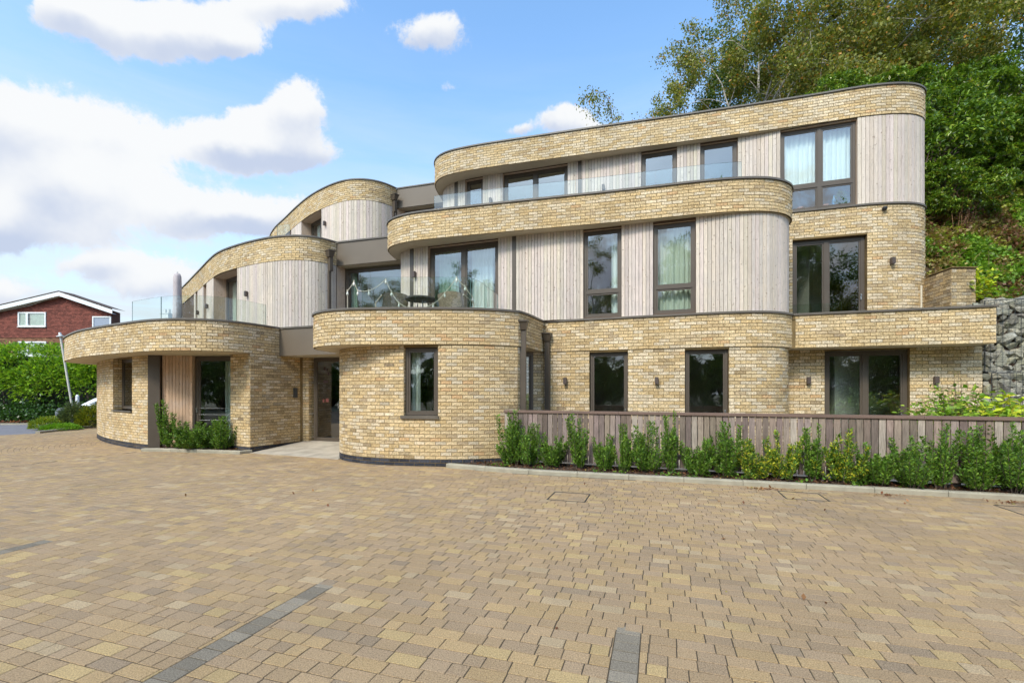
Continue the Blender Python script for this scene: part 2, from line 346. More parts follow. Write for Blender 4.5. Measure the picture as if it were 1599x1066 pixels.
# ------------------------------------------------------------------ plan paths
class Path:
    def __init__(s, runs, step=.06, smooth=6):
        out = []; s.K = [np.array(r[0], float) for r in runs[1:]]
        for run in runs:
            P = [np.array(p, float) for p in run]
            if len(P) == 2: seg = [P[0] + (P[1] - P[0]) * t for t in np.linspace(0, 1, max(2, int(np.linalg.norm(P[1] - P[0]) / step)))]
            else:
                seg = []
                Q = [2 * P[0] - P[1]] + P + [2 * P[-1] - P[-2]]
                for i in range(1, len(Q) - 2):
                    p0, p1, p2, p3 = Q[i - 1:i + 3]; k = max(2, int(np.linalg.norm(p2 - p1) / step))
                    for t in np.arange(k) / k:
                        seg.append(.5 * ((2 * p1) + (-p0 + p2) * t + (2 * p0 - 5 * p1 + 4 * p2 - p3) * t * t + (-p0 + 3 * p1 - 3 * p2 + p3) * t ** 3))
                seg.append(P[-1]); A = np.array(seg)
                for _ in range(smooth * 6):
                    A[1:-1] = .25 * A[:-2] + .5 * A[1:-1] + .25 * A[2:]
                seg = list(A)
            if out and np.linalg.norm(out[-1] - seg[0]) < 1e-6: seg = seg[1:]
            out += seg
        s.set(np.array(out))
    def set(s, A):
        keep = [0]
        for i in range(1, len(A)):
            if np.linalg.norm(A[i] - A[keep[-1]]) > 1e-4: keep.append(i)
        s.P = A[keep]; d = np.linalg.norm(np.diff(s.P, axis=0), axis=1); s.S = np.concatenate([[0], np.cumsum(d)]); s.L = s.S[-1]; return s
    def at(s, q):
        q = min(max(q, 0), s.L); i = min(int(np.searchsorted(s.S, q, 'right')) - 1, len(s.P) - 2); i = max(i, 0)
        t = (q - s.S[i]) / (s.S[i + 1] - s.S[i]); return s.P[i] + (s.P[i + 1] - s.P[i]) * t
    def tan(s, q, e=.04):
        d = s.at(q + e) - s.at(q - e); return d / (np.linalg.norm(d) + 1e-9)
    def nor(s, q):
        t = s.tan(q); return np.array((t[1], -t[0]))
    def offset(s, d):
        """d > 0 moves inward, away from the outward normal"""
        A = np.array([s.P[i] - s.nor(s.S[i]) * d for i in range(len(s.P))]); o = Path.__new__(Path); return o.set(A)
    def sub(s, a, b):
        q = [a] + [x for x in s.S if a < x < b] + [b]; o = Path.__new__(Path); return o.set(np.array([s.at(x) for x in q]))
    def s_at(s, px, lo=0, hi=None):
        """arc length where the path passes the bearing px (photo column) as seen from the camera stand point"""
        hi = s.L if hi is None else hi; u = (px - CX) / FP; best = None
        for i in range(len(s.P) - 1):
            if s.S[i] < lo - 1e-6 or s.S[i] > hi: continue
            a = s.P[i][0] / s.P[i][1] - u; b = s.P[i + 1][0] / s.P[i + 1][1] - u
            if a * b <= 0 and abs(a - b) > 1e-9:
                q = s.S[i] + (s.S[i + 1] - s.S[i]) * a / (a - b); dist = np.linalg.norm(s.at(q))
                if best is None or dist < best[1]: best = (q, dist)
        if best is None:
            c = [(abs(s.P[i][0] / s.P[i][1] - u), s.S[i]) for i in range(len(s.P)) if lo <= s.S[i] <= hi]; return min(c)[1]
        return best[0]
def surface(mb, path, z0, z1, holes=(), reveal=.12, c=(1, 1, 1), d=0.0, step=.12, revealmb=None):
    """wall skin along a path with rectangular openings (s0,s1,za,zb) and their reveals"""
    hs = sorted(holes); cuts = {0.0, path.L}
    for x in np.arange(0, path.L, step): cuts.add(float(x))
    for h in hs: cuts.add(h[0]); cuts.add(h[1])
    cuts = sorted(cuts)
    def pt(q, z, dd=0.0):
        p = path.at(q); n = path.nor(q); return (p[0] - n[0] * (d + dd), p[1] - n[1] * (d + dd), z)
    for a, b in zip(cuts[:-1], cuts[1:]):
        if b - a < 1e-5: continue
        m = (a + b) / 2; zs = [(z0, z1)]
        for h in hs:
            if h[0] <= m <= h[1]:
                nz = []
                for (u, v) in zs:
                    if h[3] <= u or h[2] >= v: nz.append((u, v)); continue
                    if h[2] > u: nz.append((u, h[2]))
                    if h[3] < v: nz.append((h[3], v))
                zs = nz
        for (u, v) in zs: mb.add([pt(a, u), pt(b, u), pt(b, v), pt(a, v)], [(0, 1, 2, 3)], c)
    rm = revealmb or mb
    for h in hs:
        q0, q1, za, zb = h[:4]; rv = h[4] if len(h) > 4 else reveal; za = max(za, z0); zb = min(zb, z1)
        for q in (q0, q1): rm.add([pt(q, za), pt(q, za, rv), pt(q, zb, rv), pt(q, zb)], [(0, 1, 2, 3)], c)
        ss = [q0] + [x for x in cuts if q0 < x < q1] + [q1]
        for a, b in zip(ss[:-1], ss[1:]):
            for z in (za, zb): rm.add([pt(a, z), pt(b, z), pt(b, z, rv), pt(a, z, rv)], [(0, 1, 2, 3)], c)
BR = np.array([(.57, .395, .180), (.62, .455, .245), (.68, .55, .38), (.52, .335, .125), (.45, .295, .125), (.40, .28, .155), (.60, .50, .36), (.50, .26, .09), (.28, .19, .11)])
BR = np.array((.555, .425, .245)) + (BR - np.array((.545, .405, .215))) * .60
BW = np.array([28, 26, 13, 15, 7, 4, 9, 1.6, 1.0]); BW = BW / BW.sum()
BRICKS = []        # every brick laid: (p, t, n, length, z, height, depth, tint, on-screen size)
def lay(path, z0, z1, pitch=.075, holes=(), base_blue=0, s0=0, s1=None, first=0, dirt=0.0, palette=None):
    n = max(1, round((z1 - z0) / pitch)); pitch = (z1 - z0) / n; s1 = path.L if s1 is None else s1
    W = BW if palette is None else palette; brk = []
    for kp in path.K:
        q_ = float(path.S[int(np.argmin(np.linalg.norm(path.P - kp, axis=1)))])
        if s0 + .1 < q_ < s1 - .02: brk.append(q_)
    for k in range(n):
        za = z0 + k * pitch + .006; zb = za + pitch - .012
        off = s0 - (.1125 if (k + first) % 2 else 0) + 0.0
        cand = []
        for (c0, c1) in zip([s0] + brk, brk + [s1]):
            q = c0 - (.1125 if (k + first) % 2 else 0)
            while q < c1 - .001:
                e_ = min(q + .225, c1); e_ = c1 if c1 - e_ < .05 else e_; cand.append((max(q, c0), e_)); q += .225
                if e_ == c1: break
        for (a, b) in cand:
            iv = [(a + .006, b - .006)]
            for h in holes:
                if h[3] > za + .01 and h[2] < zb - .01:
                    nv = []
                    for (u, v) in iv:
                        if h[1] <= u or h[0] >= v: nv.append((u, v)); continue
                        if h[0] > u: nv.append((u, h[0] - .002))
                        if h[1] < v: nv.append((h[1] + .002, v))
                    iv = nv
            for (u, v) in iv:
                if v - u < .02: continue
                m = (u + v) / 2; p = path.at(m); t = path.at(v) - path.at(u); t = t / np.linalg.norm(t); nn = np.array((t[1], -t[0]))
                zt = zb if not any(h[0] < m < h[1] and za < h[3] < zb for h in holes) else zb
                if k < base_blue: c = np.array((.040, .042, .052)) * RN.uniform(.7, 1.4)
                else:
                    c = BR[RN.choice(9, p=W)] * RN.uniform(.92, 1.08)
                    if dirt and RN.rand() < dirt: c = c * .72
                dep = RN.uniform(.003, .008)
                vis = (v - u) * abs(nn[0] * p[0] + nn[1] * p[1]) / (np.linalg.norm(p) * p[1])
                BRICKS.append((p, t, nn, v - u, za, zt - za, dep, c, vis, k < base_blue))

# level heights: first coping top, second, roof; soffits
L1, L2, L3 = 3.29, 6.16, 9.06; S1, S2, S3 = 2.52, 5.42, 8.31; CT = .045
# first-floor edge, left wing
p_l1l = Path([[(-14.0, 19.2), (-14.75, 17.6), (-15.0, 16.4), (-14.72, 15.32), (-14.2, 14.72), (-13.1, 13.78), (-12.2, 13.08), (-11.15, 12.42), (-10.37, 11.98), (-9.62, 11.58), (-8.94, 11.23), (-8.45, 11.05), (-8.05, 10.97), (-7.7, 10.96), (-7.35, 11.03), (-7.05, 11.17), (-6.82, 11.38), (-6.62, 11.72), (-6.45, 12.12), (-6.29, 12.54)]])
p_f1 = Path([[(-6.29, 12.54), (-4.30, 11.86)]])
p_l1c = Path([[(-4.25, 12.6), (-4.42, 11.6), (-4.56, 11.0), (-4.54, 10.56), (-4.42, 10.28), (-4.21, 10.04), (-3.97, 9.85), (-3.62, 9.69), (-3.15, 9.61), (-2.60, 9.58), (-2.0, 9.56), (-1.45, 9.56), (-0.94, 9.59), (-0.42, 9.70), (-.05, 9.84), (0.14, 9.96)],
               [(0.14, 9.96), (0.25, 10.10), (0.40, 10.45), (0.63, 11.03), (0.78, 11.40)],
               [(0.78, 11.40), (1.70, 11.07), (2.67, 10.73), (3.72, 10.37), (4.34, 10.17), (4.80, 10.04), (5.11, 9.98), (5.38, 9.96), (5.69, 10.00), (5.95, 10.11), (6.27, 10.36)],
               [(6.27, 10.36), (9.69, 9.28)], [(9.69, 9.28), (9.98, 10.2)]])
p_l2l = Path([[(-14.6, 24.2), (-15.5, 23.2), (-15.6, 22.0), (-15.15, 21.15), (-13.2, 19.02), (-11.81, 17.52), (-10.45, 16.05), (-9.72, 15.32), (-9.15, 14.88), (-8.68, 14.57), (-8.12, 14.24), (-7.49, 13.92), (-7.07, 13.75), (-6.60, 13.64), (-6.20, 13.62), (-5.95, 13.68), (-5.72, 13.81), (-5.54, 14.01), (-5.40, 14.26)]])
p_f2 = Path([[(-5.40, 14.26), (-3.30, 13.62)]])
p_l2c = Path([[(-3.3, 14.4), (-3.42, 13.4), (-3.45, 12.80), (-3.39, 12.56), (-3.25, 12.36), (-3.07, 12.19), (-2.82, 12.03), (-2.59, 11.92), (-2.13, 11.77), (-1.25, 11.53), (-0.31, 11.28), (0.95, 10.96), (1.80, 10.75), (2.90, 10.46), (3.70, 10.23), (4.32, 10.07), (4.77, 9.98), (5.20, 9.94), (5.52, 9.95), (5.80, 10.01), (6.06, 10.15), (6.27, 10.34), (6.42, 10.56), (6.50, 10.9), (6.52, 11.4), (6.5, 12.1)]])
RB = [(7.32, 11.80), (7.93, 11.62), (8.46, 11.44), (9.05, 11.30), (9.51, 11.26), (9.9, 11.30), (10.18, 11.42), (10.38, 11.60), (10.52, 11.88), (10.56, 12.5), (10.5, 14.0)]
p_rb = Path([[(6.45, 12.06)] + RB])
p_l3l = Path([[(-10.8, 25.4), (-11.8, 24.4), (-11.9, 22.9), (-11.0, 21.4), (-9.66, 19.86), (-8.87, 18.95), (-7.85, 17.86), (-7.1, 17.2), (-6.57, 16.80), (-6.15, 16.54), (-5.79, 16.38), (-5.46, 16.32), (-5.16, 16.33), (-4.88, 16.42), (-4.62, 16.60), (-4.40, 16.85), (-4.26, 17.10)]])
p_f3 = Path([[(-4.26, 17.10), (-2.35, 16.52)]])
p_l3r = Path([[(-2.35, 17.2), (-2.52, 15.9), (-2.56, 15.24), (-2.50, 14.98), (-2.37, 14.75), (-2.17, 14.56), (-1.86, 14.38), (-1.16, 14.12), (-0.33, 13.87), (1.21, 13.45), (2.25, 13.17), (3.34, 12.88), (4.60, 12.56), (6.02, 12.17)] + RB])
# storey walls below each edge
p_gl = Path([[(-12.8, 20), (-14.0, 18.6), (-14.6, 17.2), (-14.45, 16.2), (-13.55, 15.2), (-12.5, 14.25), (-11.4, 13.4), (-10.43, 12.75), (-9.62, 12.28)]])
p_gt = Path([[(-9.36, 12.42), (-8.62, 12.52)]])
p_gg = Path([[(-8.62, 12.60), (-7.42, 12.52)]])
p_gb = Path([[(-7.45, 12.78), (-7.37, 12.14)], [(-7.37, 12.14), (-6.63, 11.74)], [(-6.63, 11.74), (-6.45, 12.14), (-6.28, 12.56), (-5.98, 13.20)], [(-5.98, 13.20), (-5.76, 13.14)], [(-5.76, 13.14), (-5.66, 13.32)]])
p_gd = Path([[(-5.68, 13.16), (-4.2, 12.78)]])
p_gc = Path([[(-4.1, 12.9), (-4.2, 12.0), (-4.16, 11.3), (-3.98, 10.68), (-3.52, 10.20), (-2.82, 9.83), (-2.05, 9.66), (-1.45, 9.585), (-0.94, 9.615), (-0.42, 9.725), (-.05, 9.865), (0.12, 9.97)], [(0.12, 9.97), (0.30, 10.30)]])
p_gr0 = Path([[(.20, 11.15), (0.78, 11.40)]])
p_gr = Path([[(0.78, 11.42), (1.70, 11.09), (2.67, 10.75), (3.72, 10.39), (4.34, 10.19), (4.80, 10.06), (5.11, 10.0), (5.38, 9.98), (5.69, 10.02), (5.93, 10.13), (6.22, 10.38), (6.36, 10.65), (6.40, 10.95)], [(6.40, 10.95), (9.98, 9.84)], [(9.98, 9.84), (10.2, 10.6)]])
p_t1 = Path([[(-3.0, 13.9), (-3.16, 13.3), (-3.17, 12.98), (-2.98, 12.78), (-2.72, 12.58), (-2.41, 12.42), (-0.32, 11.70), (0.97, 11.27), (1.70, 11.10), (2.67, 10.77), (3.72, 10.41), (4.34, 10.21), (4.80, 10.08), (5.11, 10.02), (5.38, 10.0), (5.69, 10.04), (5.93, 10.15), (6.2, 10.38), (6.38, 10.65), (6.44, 11.2), (6.42, 12.05)]])
p_t2 = Path([[(-2.2, 17.0), (-2.34, 16.1), (-2.33, 15.55), (-2.1, 15.2), (-1.78, 14.95), (-1.42, 14.75), (-0.92, 14.56), (-0.30, 14.36), (1.65, 13.72), (3.62, 13.09), (4.54, 12.80), (6.04, 12.33), (6.96, 12.0), (7.34, 11.84)] + [(x, y + .03) for x, y in RB[1:]]])
p_g1 = Path([[(-5.24, 14.56), (-2.95, 13.86)]])
p_g2 = Path([[(-4.0, 17.35), (-2.2, 16.8)]])

house = thing('apartment_building', 'long three storey apartment building in buff brick with curved balconies and silvery timber cladding', 'building', (0, 12, 0))
HM = Matrix.Translation((0, -12, 0))
def part(mb, name, mat, parent=None, smooth=False, **kw):
    me = mb.mesh(name, mat, smooth); me.transform(HM); return link(name, me, parent or house, **kw)

# openings, in arc length
def hole(path, px0, px1, z0, z1, rv=.12, lo=0): return (path.s_at(px0, lo), path.s_at(px1, lo), z0, z1, rv)
h_gl = [hole(p_gl, 177.5, 207, 1.02, 2.50, .22)]
h_gc = [hole(p_gc, 631, 684.5, 1.05, 2.475, .12)]
h_gr = [hole(p_gr, 921, 981, .06, 2.485, .11), hole(p_gr, 1070, 1138.5, .06, 2.485, .11), hole(p_gr, 1288, 1421, .06, 2.49, .10, lo=p_gr.s_at(1300) * .9)]
h_rb = [(p_rb.s_at(1238), p_rb.s_at(1354.5), L1 + .01, 5.41, .14)]
h_t1 = [hole(p_t1, 669, 778.5, L1 + .012, S2 - .03, .14), hole(p_t1, 911.5, 971, L1 + .03, S2 - .04, .10), hole(p_t1, 1020.5, 1087, L1 + .03, S2 - .06, .10)]
h_t2 = [hole(p_t2, 727, 754.5, L2 + .012, S3 - .03, .14), hole(p_t2, 786, 887, L2 + .012, S3 - .03, .14), hole(p_t2, 1002, 1057.5, L2 + .012, S3 - .05, .10), hole(p_t2, 1094, 1152.5, L2 + .012, S3 - .05, .10), hole(p_t2, 1219, 1339, L2 + .02, S3 - .03, .10)]
t1l = p_l2l.offset(.02); t2l = p_l3l.offset(.02)
h_t1l = [hole(t1l, 334.5, 371.5, L1 + .01, S2 - .01, .42), hole(t1l, 318.7, 323.5, L1 + .01, S2 - .01, .42), hole(t1l, 306.5, 309.5, L1 + .01, S2 - .01, .42)]
h_t2l = [hole(t2l, 471.5, 503, L2 + .01, S3 - .01, .42)]

# brick skins and bricks
for (P, z0, z1, hs) in [(p_l1l, S1, L1 - CT, ()), (p_l1c, S1, L1 - CT, ()), (p_l2l, S2, L2 - CT, ()), (p_l2c, S2, L2 - CT, ()), (p_l3l, S3, L3 - CT, ()), (p_l3r, S3, L3 - CT, ()),
                        (p_gl, 0, S1, h_gl), (p_gb, 0, S1, ()), (p_gc, 0, S1, h_gc), (p_gr0, 0, S1, ()), (p_gr, 0, S1, h_gr), (p_rb, L1 - .3, L2 - CT, h_rb)]:
    mo = MB(); surface(mo, P, z0, z1, hs, d=.0); part(mo, 'mortar_bed', 'mortar')
lay(p_l1l, S1 + .004, L1 - CT, .0725); lay(p_l1c, S1 + .004, L1 - CT, .0725, s1=p_l1c.L)
pal2 = BW * np.array([.8, 1.1, 2.2, .8, .8, 1.5, 2.4, 1, 1]); pal2 = pal2 / pal2.sum()
lay(p_l2l, S2 + .004, L2 - CT, .0725); lay(p_l2c, S2 + .004, L2 - CT, .0725)
lay(p_l3l, S3 + .004, L3 - CT, .0725); lay(p_l3r, S3 + .004, L3 - CT, .0725, palette=pal2)
lay(p_gl, 0, S1, .075, h_gl, base_blue=2); lay(p_gb, 0, S1, .075, (), base_blue=2, dirt=.15); lay(p_gc, 0, S1, .075, h_gc, base_blue=2, dirt=.08)
lay(p_gr0, 0, S1, .075, (), base_blue=2); lay(p_gr, 0, S1, .075, h_gr, base_blue=2, dirt=.05, palette=pal2); lay(p_rb, L1, L2 - CT, .075, h_rb, palette=pal2)

for P_, h_ in ((p_gl, h_gl[0]), (p_gc, h_gc[0])):
    q0_ = P_.at(h_[0]); lay(Path([[tuple(q0_), tuple(q0_ - P_.nor(h_[0]) * (h_[4] - .02))]]), h_[2], h_[3], .075, palette=None)
# retaining wall beside the terrace is a thing of its own (built below)
def emit_bricks():
    full = [i for i, b in enumerate(BRICKS) if abs(b[3] - .213) < .003 and not b[9]]
    full.sort(key=lambda i: -BRICKS[i][8]); solo = set(full[:300])
    mb = MB(); variants = {}
    for i, (p, t, n, l, z, h, dep, c, vis, bl) in enumerate(BRICKS):
        if i in solo: continue
        w = RN.uniform(-.0012, .0012, 4)
        pts = []
        for zz, ins in ((z, 0), (z + h, 0)):
            pts += [(p[0] - t[0] * l / 2 + n[0] * dep, p[1] - t[1] * l / 2 + n[1] * dep, zz + w[0]), (p[0] + t[0] * l / 2 + n[0] * dep, p[1] + t[1] * l / 2 + n[1] * dep, zz + w[1]),
                    (p[0] + t[0] * l / 2 - n[0] * .01, p[1] + t[1] * l / 2 - n[1] * .01, zz + w[1]), (p[0] - t[0] * l / 2 - n[0] * .01, p[1] - t[1] * l / 2 - n[1] * .01, zz + w[0])]
        mb.add(pts, [(0, 3, 2, 1), (4, 5, 6, 7), (0, 1, 5, 4), (1, 2, 6, 5), (3, 0, 4, 7)], tuple(c))
    part(mb, 'brickwork', 'brick', kind='stuff')
    vs = []
    for k in range(24):
        v = MB(); c = BR[RN.choice(9, p=BW)] * RN.uniform(.88, 1.12); h = .0626
        v.box((-.1065, -.006, 0), (.1065, .012, h), tuple(c))
        vs.append(v.mesh('brick', 'brick'))
    for i in solo:
        p, t, n, l, z, h, dep, c, vis, bl = BRICKS[i]
        link('brick', vs[RN.randint(24)], house, loc=(p[0], p[1] - 12, z), rot=(0, 0, math.atan2(t[1], t[0]))).scale = (1, 1, h / .0626)
emit_bricks()

# copings, fascias, slabs, soffits
def sweep(mb, path, prof, c=(1, 1, 1), close=True):
    """sweep a (d, z) profile: d outward along the normal"""
    n = len(prof); idx = [0]
    for i in range(1, len(path.P) - 1):
        if path.S[i] - path.S[idx[-1]] > .1: idx.append(i)
    idx.append(len(path.P) - 1); vs = []
    for i in idx:
        p = path.P[i]; nn = path.nor(path.S[i])
        for (d, z) in prof: vs.append((p[0] + nn[0] * d, p[1] + nn[1] * d, z))
    fs = []
    for a in range(len(idx) - 1):
        for k in range(n): fs.append((a * n + k, a * n + (k + 1) % n, (a + 1) * n + (k + 1) % n, (a + 1) * n + k))
    fs.append(tuple(range(n))); fs.append(tuple((len(idx) - 1) * n + k for k in range(n - 1, -1, -1)))
    mb.add(vs, fs, c)
def coping_prof(z, w=.32, o=.038): return [(o, z - CT), (o, z - .006), (o - .006, z), (-w, z + .004), (-w, z - .02), (o - .012, z - .02), (o - .012, z - CT)]
for P, z in ((p_l1l, L1), (p_l1c, L1), (p_l2l, L2), (p_l2c, L2), (p_l3l, L3), (p_l3r, L3), (p_rb, L2)):
    mb = MB(); sweep(mb, P, coping_prof(z)); part(mb, 'coping', 'coping')
for P, z, s in ((p_f1, L1, S1), (p_f2, L2, S2), (p_f3, L3, S3)):
    mb = MB(); sweep(mb, P, coping_prof(z, .3, .03)); part(mb, 'coping', 'coping')
    mb = MB(); sweep(mb, P, [(0, s), (0, z - CT), (-.04, z - CT), (-.04, s)]); part(mb, 'fascia_panel', 'fascia')
def poly(mb, pts, z, c=(1, 1, 1)):
    tri = tessellate_polygon([[Vector((x, y, 0)) for x, y in pts]]); mb.add([(x, y, z) for x, y in pts], [tuple(t) for t in tri], c)
def thin(P, k=4, off=.0):
    Q = P.offset(off) if off else P; return [tuple(q) for q in Q.P[::k]] + [tuple(Q.P[-1])]
def slab(pts, zlo, zhi):
    a = MB(); poly(a, pts, zlo); part(a, 'soffit', 'render')
    b = MB(); poly(b, pts, zhi); part(b, 'floor_slab', 'floor_in')
def join(a, f, c):
    A = thin(a, 4, .02); F_ = thin(f, 3, .02)[1:-1]; C_ = thin(c, 4, .02); e = np.array(f.P[-1])
    k = int(np.argmin([np.hypot(q[0] - e[0], q[1] - e[1]) for q in C_[:40]])); F_ = [q for q in F_ if q[0] < C_[k][0] - .02]
    return A + F_ + C_[k + 1:]
o = .02
poly1 = join(p_l1l, p_f1, p_l1c) + [(10.4, 14), (10.45, 23.5), (-12, 27), (-13.2, 22)]
poly2 = join(p_l2l, p_f2, p_l2c)[:-1] + thin(p_rb, 4, o)[2:] + [(10.45, 23.5), (-13, 27)]
poly3 = join(p_l3l, p_f3, p_l3r) + [(10.45, 23.5), (-10.5, 27)]
slab(poly1, S1, L1 - .14); slab(poly2, S2, L2 - .14); slab(poly3, S3, L3 - .2)
a = MB(); poly(a, poly3, L3 - .12); part(a, 'roof_deck', 'membrane')
# rear and side walls, closing the volumes
rw = MB()
for z0, z1, pts in ((0, L1 - .14, [(10.2, 10.6), (10.45, 23.5), (-12, 27), (-12.8, 20)]), (L1 - .14, L2 - .14, [(10.5, 14), (10.45, 23.5), (-13, 27), (-14.6, 24.2)]), (L2 - .14, L3, [(10.5, 14), (10.45, 23.5), (-10.5, 27), (-10.8, 25.4)])):
    for (x0, y0), (x1, y1) in zip(pts[:-1], pts[1:]): rw.add([(x0, y0, z0), (x1, y1, z0), (x1, y1, z1), (x0, y0, z1)], [(0, 1, 2, 3)])
part(rw, 'rear_wall', 'mortar')
# ground floor slab inside and inner partitions behind the glazing
for P, d, z0, z1 in ((p_gl, 2.4, .02, S1), (p_gr, 2.6, .02, S1), (p_gc, 2.2, .02, S1), (p_t1, 2.8, L1 - .1, S2), (p_t2, 2.8, L2 - .1, S3), (t1l, 2.6, L1 - .1, S2), (t2l, 2.6, L2 - .1, S3), (p_rb, 2.6, L1 - .1, S2)):
    Q = P.offset(d); step = 6; iw = MB()
    for i in range(0, len(Q.P) - step, step):
        A, B = Q.P[i], Q.P[i + step]; iw.add([(A[0], A[1], z0), (B[0], B[1], z0), (B[0], B[1], z1), (A[0], A[1], z1)], [(0, 1, 2, 3)])
    part(iw, 'inner_partition', 'interior')
a = MB(); poly(a, [(-12.5, 16.5), (-9.7, 12.9), (-7.2, 12.9), (-5.0, 13.3), (-4.1, 12.9), (-3.9, 10.9), (-2.5, 10.0), (0.1, 10.2), (.3, 11.6), (3, 10.9), (6.3, 10.3), (9.9, 10.0), (10.2, 20), (-12, 24)], .05); part(a, 'ground_slab', 'floor_in')

# ------------------------------------------------------------------ timber cladding, board by board
NB = 0
def boards(path, z0, z1, holes, s0, s1, width=.08, reveal_mat=True, zf=None):
    global NB
    cuts = [(s0, s1)]
    for h in holes:
        nc = []
        for (a, b) in cuts:
            if h[1] <= a or h[0] >= b: nc.append((a, b)); continue
            if h[0] > a: nc.append((a, h[0]))
            if h[1] < b: nc.append((h[1], b))
        cuts = nc
    for (a, b) in cuts:
        n = max(1, round((b - a) / width)); w = (b - a) / n
        for k in range(n):
            m = a + (k + .5) * w; p = path.at(m); t = path.tan(m, w / 2); nn = np.array((t[1], -t[0]))
            tone = RN.uniform(.84, 1.10); c = np.array((.60, .515, .435)) * tone * np.array((1, RN.uniform(.97, 1.02), RN.uniform(.94, 1.05)))
            mb = MB(); g = w - .007; dp = .016 + RN.uniform(-.0015, .0015)
            # board with chamfered long edges
            pr = [(-g / 2, 0), (-g / 2, dp - .004), (-g / 2 + .004, dp), (g / 2 - .004, dp), (g / 2, dp - .004), (g / 2, 0)]
            vs = [(p[0] + t[0] * x + nn[0] * y, p[1] + t[1] * x + nn[1] * y, z) for z in (z0, z1) for x, y in pr]
            fs = [(i, i + 1, i + 7, i + 6) for i in range(5)] + [(5, 4, 3, 2, 1, 0), (6, 7, 8, 9, 10, 11)]
            mb.add(vs, fs, tuple(c)); part(mb, 'cladding_board', 'timber'); NB += 1
tb = MB(); rv = MB()
M['battens'] = simple('batten_board', (.10, .062, .042), .9)
TW = (.54, .40, .29)
for P, z0, z1, hs in ((p_t1, L1 - .02, S2, h_t1), (p_t2, L2 - .02, S3, h_t2), (t1l, L1 - .1, S2, h_t1l), (t2l, L2 - .1, S3, h_t2l)):
    tb = MB(); surface(tb, P, z0, z1, (), c=TW) if False else None
    for h_ in hs:
        rv = MB(); surface(MB(), P, z0, z1, [h_], c=TW, revealmb=rv); part(rv, 'timber_reveal', 'timber')
    surface(tb, P, z0, z1, hs, c=TW, revealmb=MB()); part(tb, 'batten_backing', 'battens')
boards(p_t1, L1 + .002, S2 - .002, h_t1, .35, p_t1.s_at(1237) + .5, .081)
boards(p_t2, L2 + .002, S3 - .002, h_t2, p_t2.s_at(692) - .3, p_t2.s_at(1448) + .1, .088)
boards(t1l, L1 - .02, S2 - .002, h_t1l, t1l.s_at(304), t1l.L, .094)
boards(t2l, L2 - .02, S3 - .002, h_t2l, t2l.s_at(456), t2l.L, .105)
mb = MB(); q = Path([[(-5.40, 14.28), (-5.24, 14.56)]]); surface(mb, q, L1 - .1, S2, (), c=TW); part(mb, 'timber_return', 'timber'); mb = MB(); q = Path([[(-4.24, 17.12), (-4.0, 17.35)]]); surface(mb, q, L2 - .1, S3, (), c=TW); part(mb, 'timber_return', 'timber')
surf = MB(); surface(surf, p_gt, 0, S1, ()); part(surf, 'batten_backing', 'battens')
def warm_boards():
    n = 9; w = p_gt.L / n
    for k in range(n):
        p = p_gt.at((k + .5) * w); t = p_gt.tan(.3); nn = np.array((t[1], -t[0])); mb = MB()
        c = np.array((.54, .36, .235)) * RN.uniform(.9, 1.1); mb.obox(p, t, nn, w - .008, 0, .018, .1, S1 - .002, tuple(c)); part(mb, 'cladding_board', 'timber')
warm_boards()
# brown metal pilaster, ground floor left
mb = MB(); P = Path([[(-9.62, 12.26), (-9.36, 12.33)]]); t = P.tan(.1); nn = P.nor(.1); mb.obox(P.at(.135), t, nn, .27, -.12, .02, .02, S1 - .003); part(mb, 'pilaster', 'metal')
mb = MB(); surface(mb, Path([[(-8.62, 12.52), (-8.62, 12.62)]]), 0, S1, (), c=TW); part(mb, 'timber_return', 'timber')

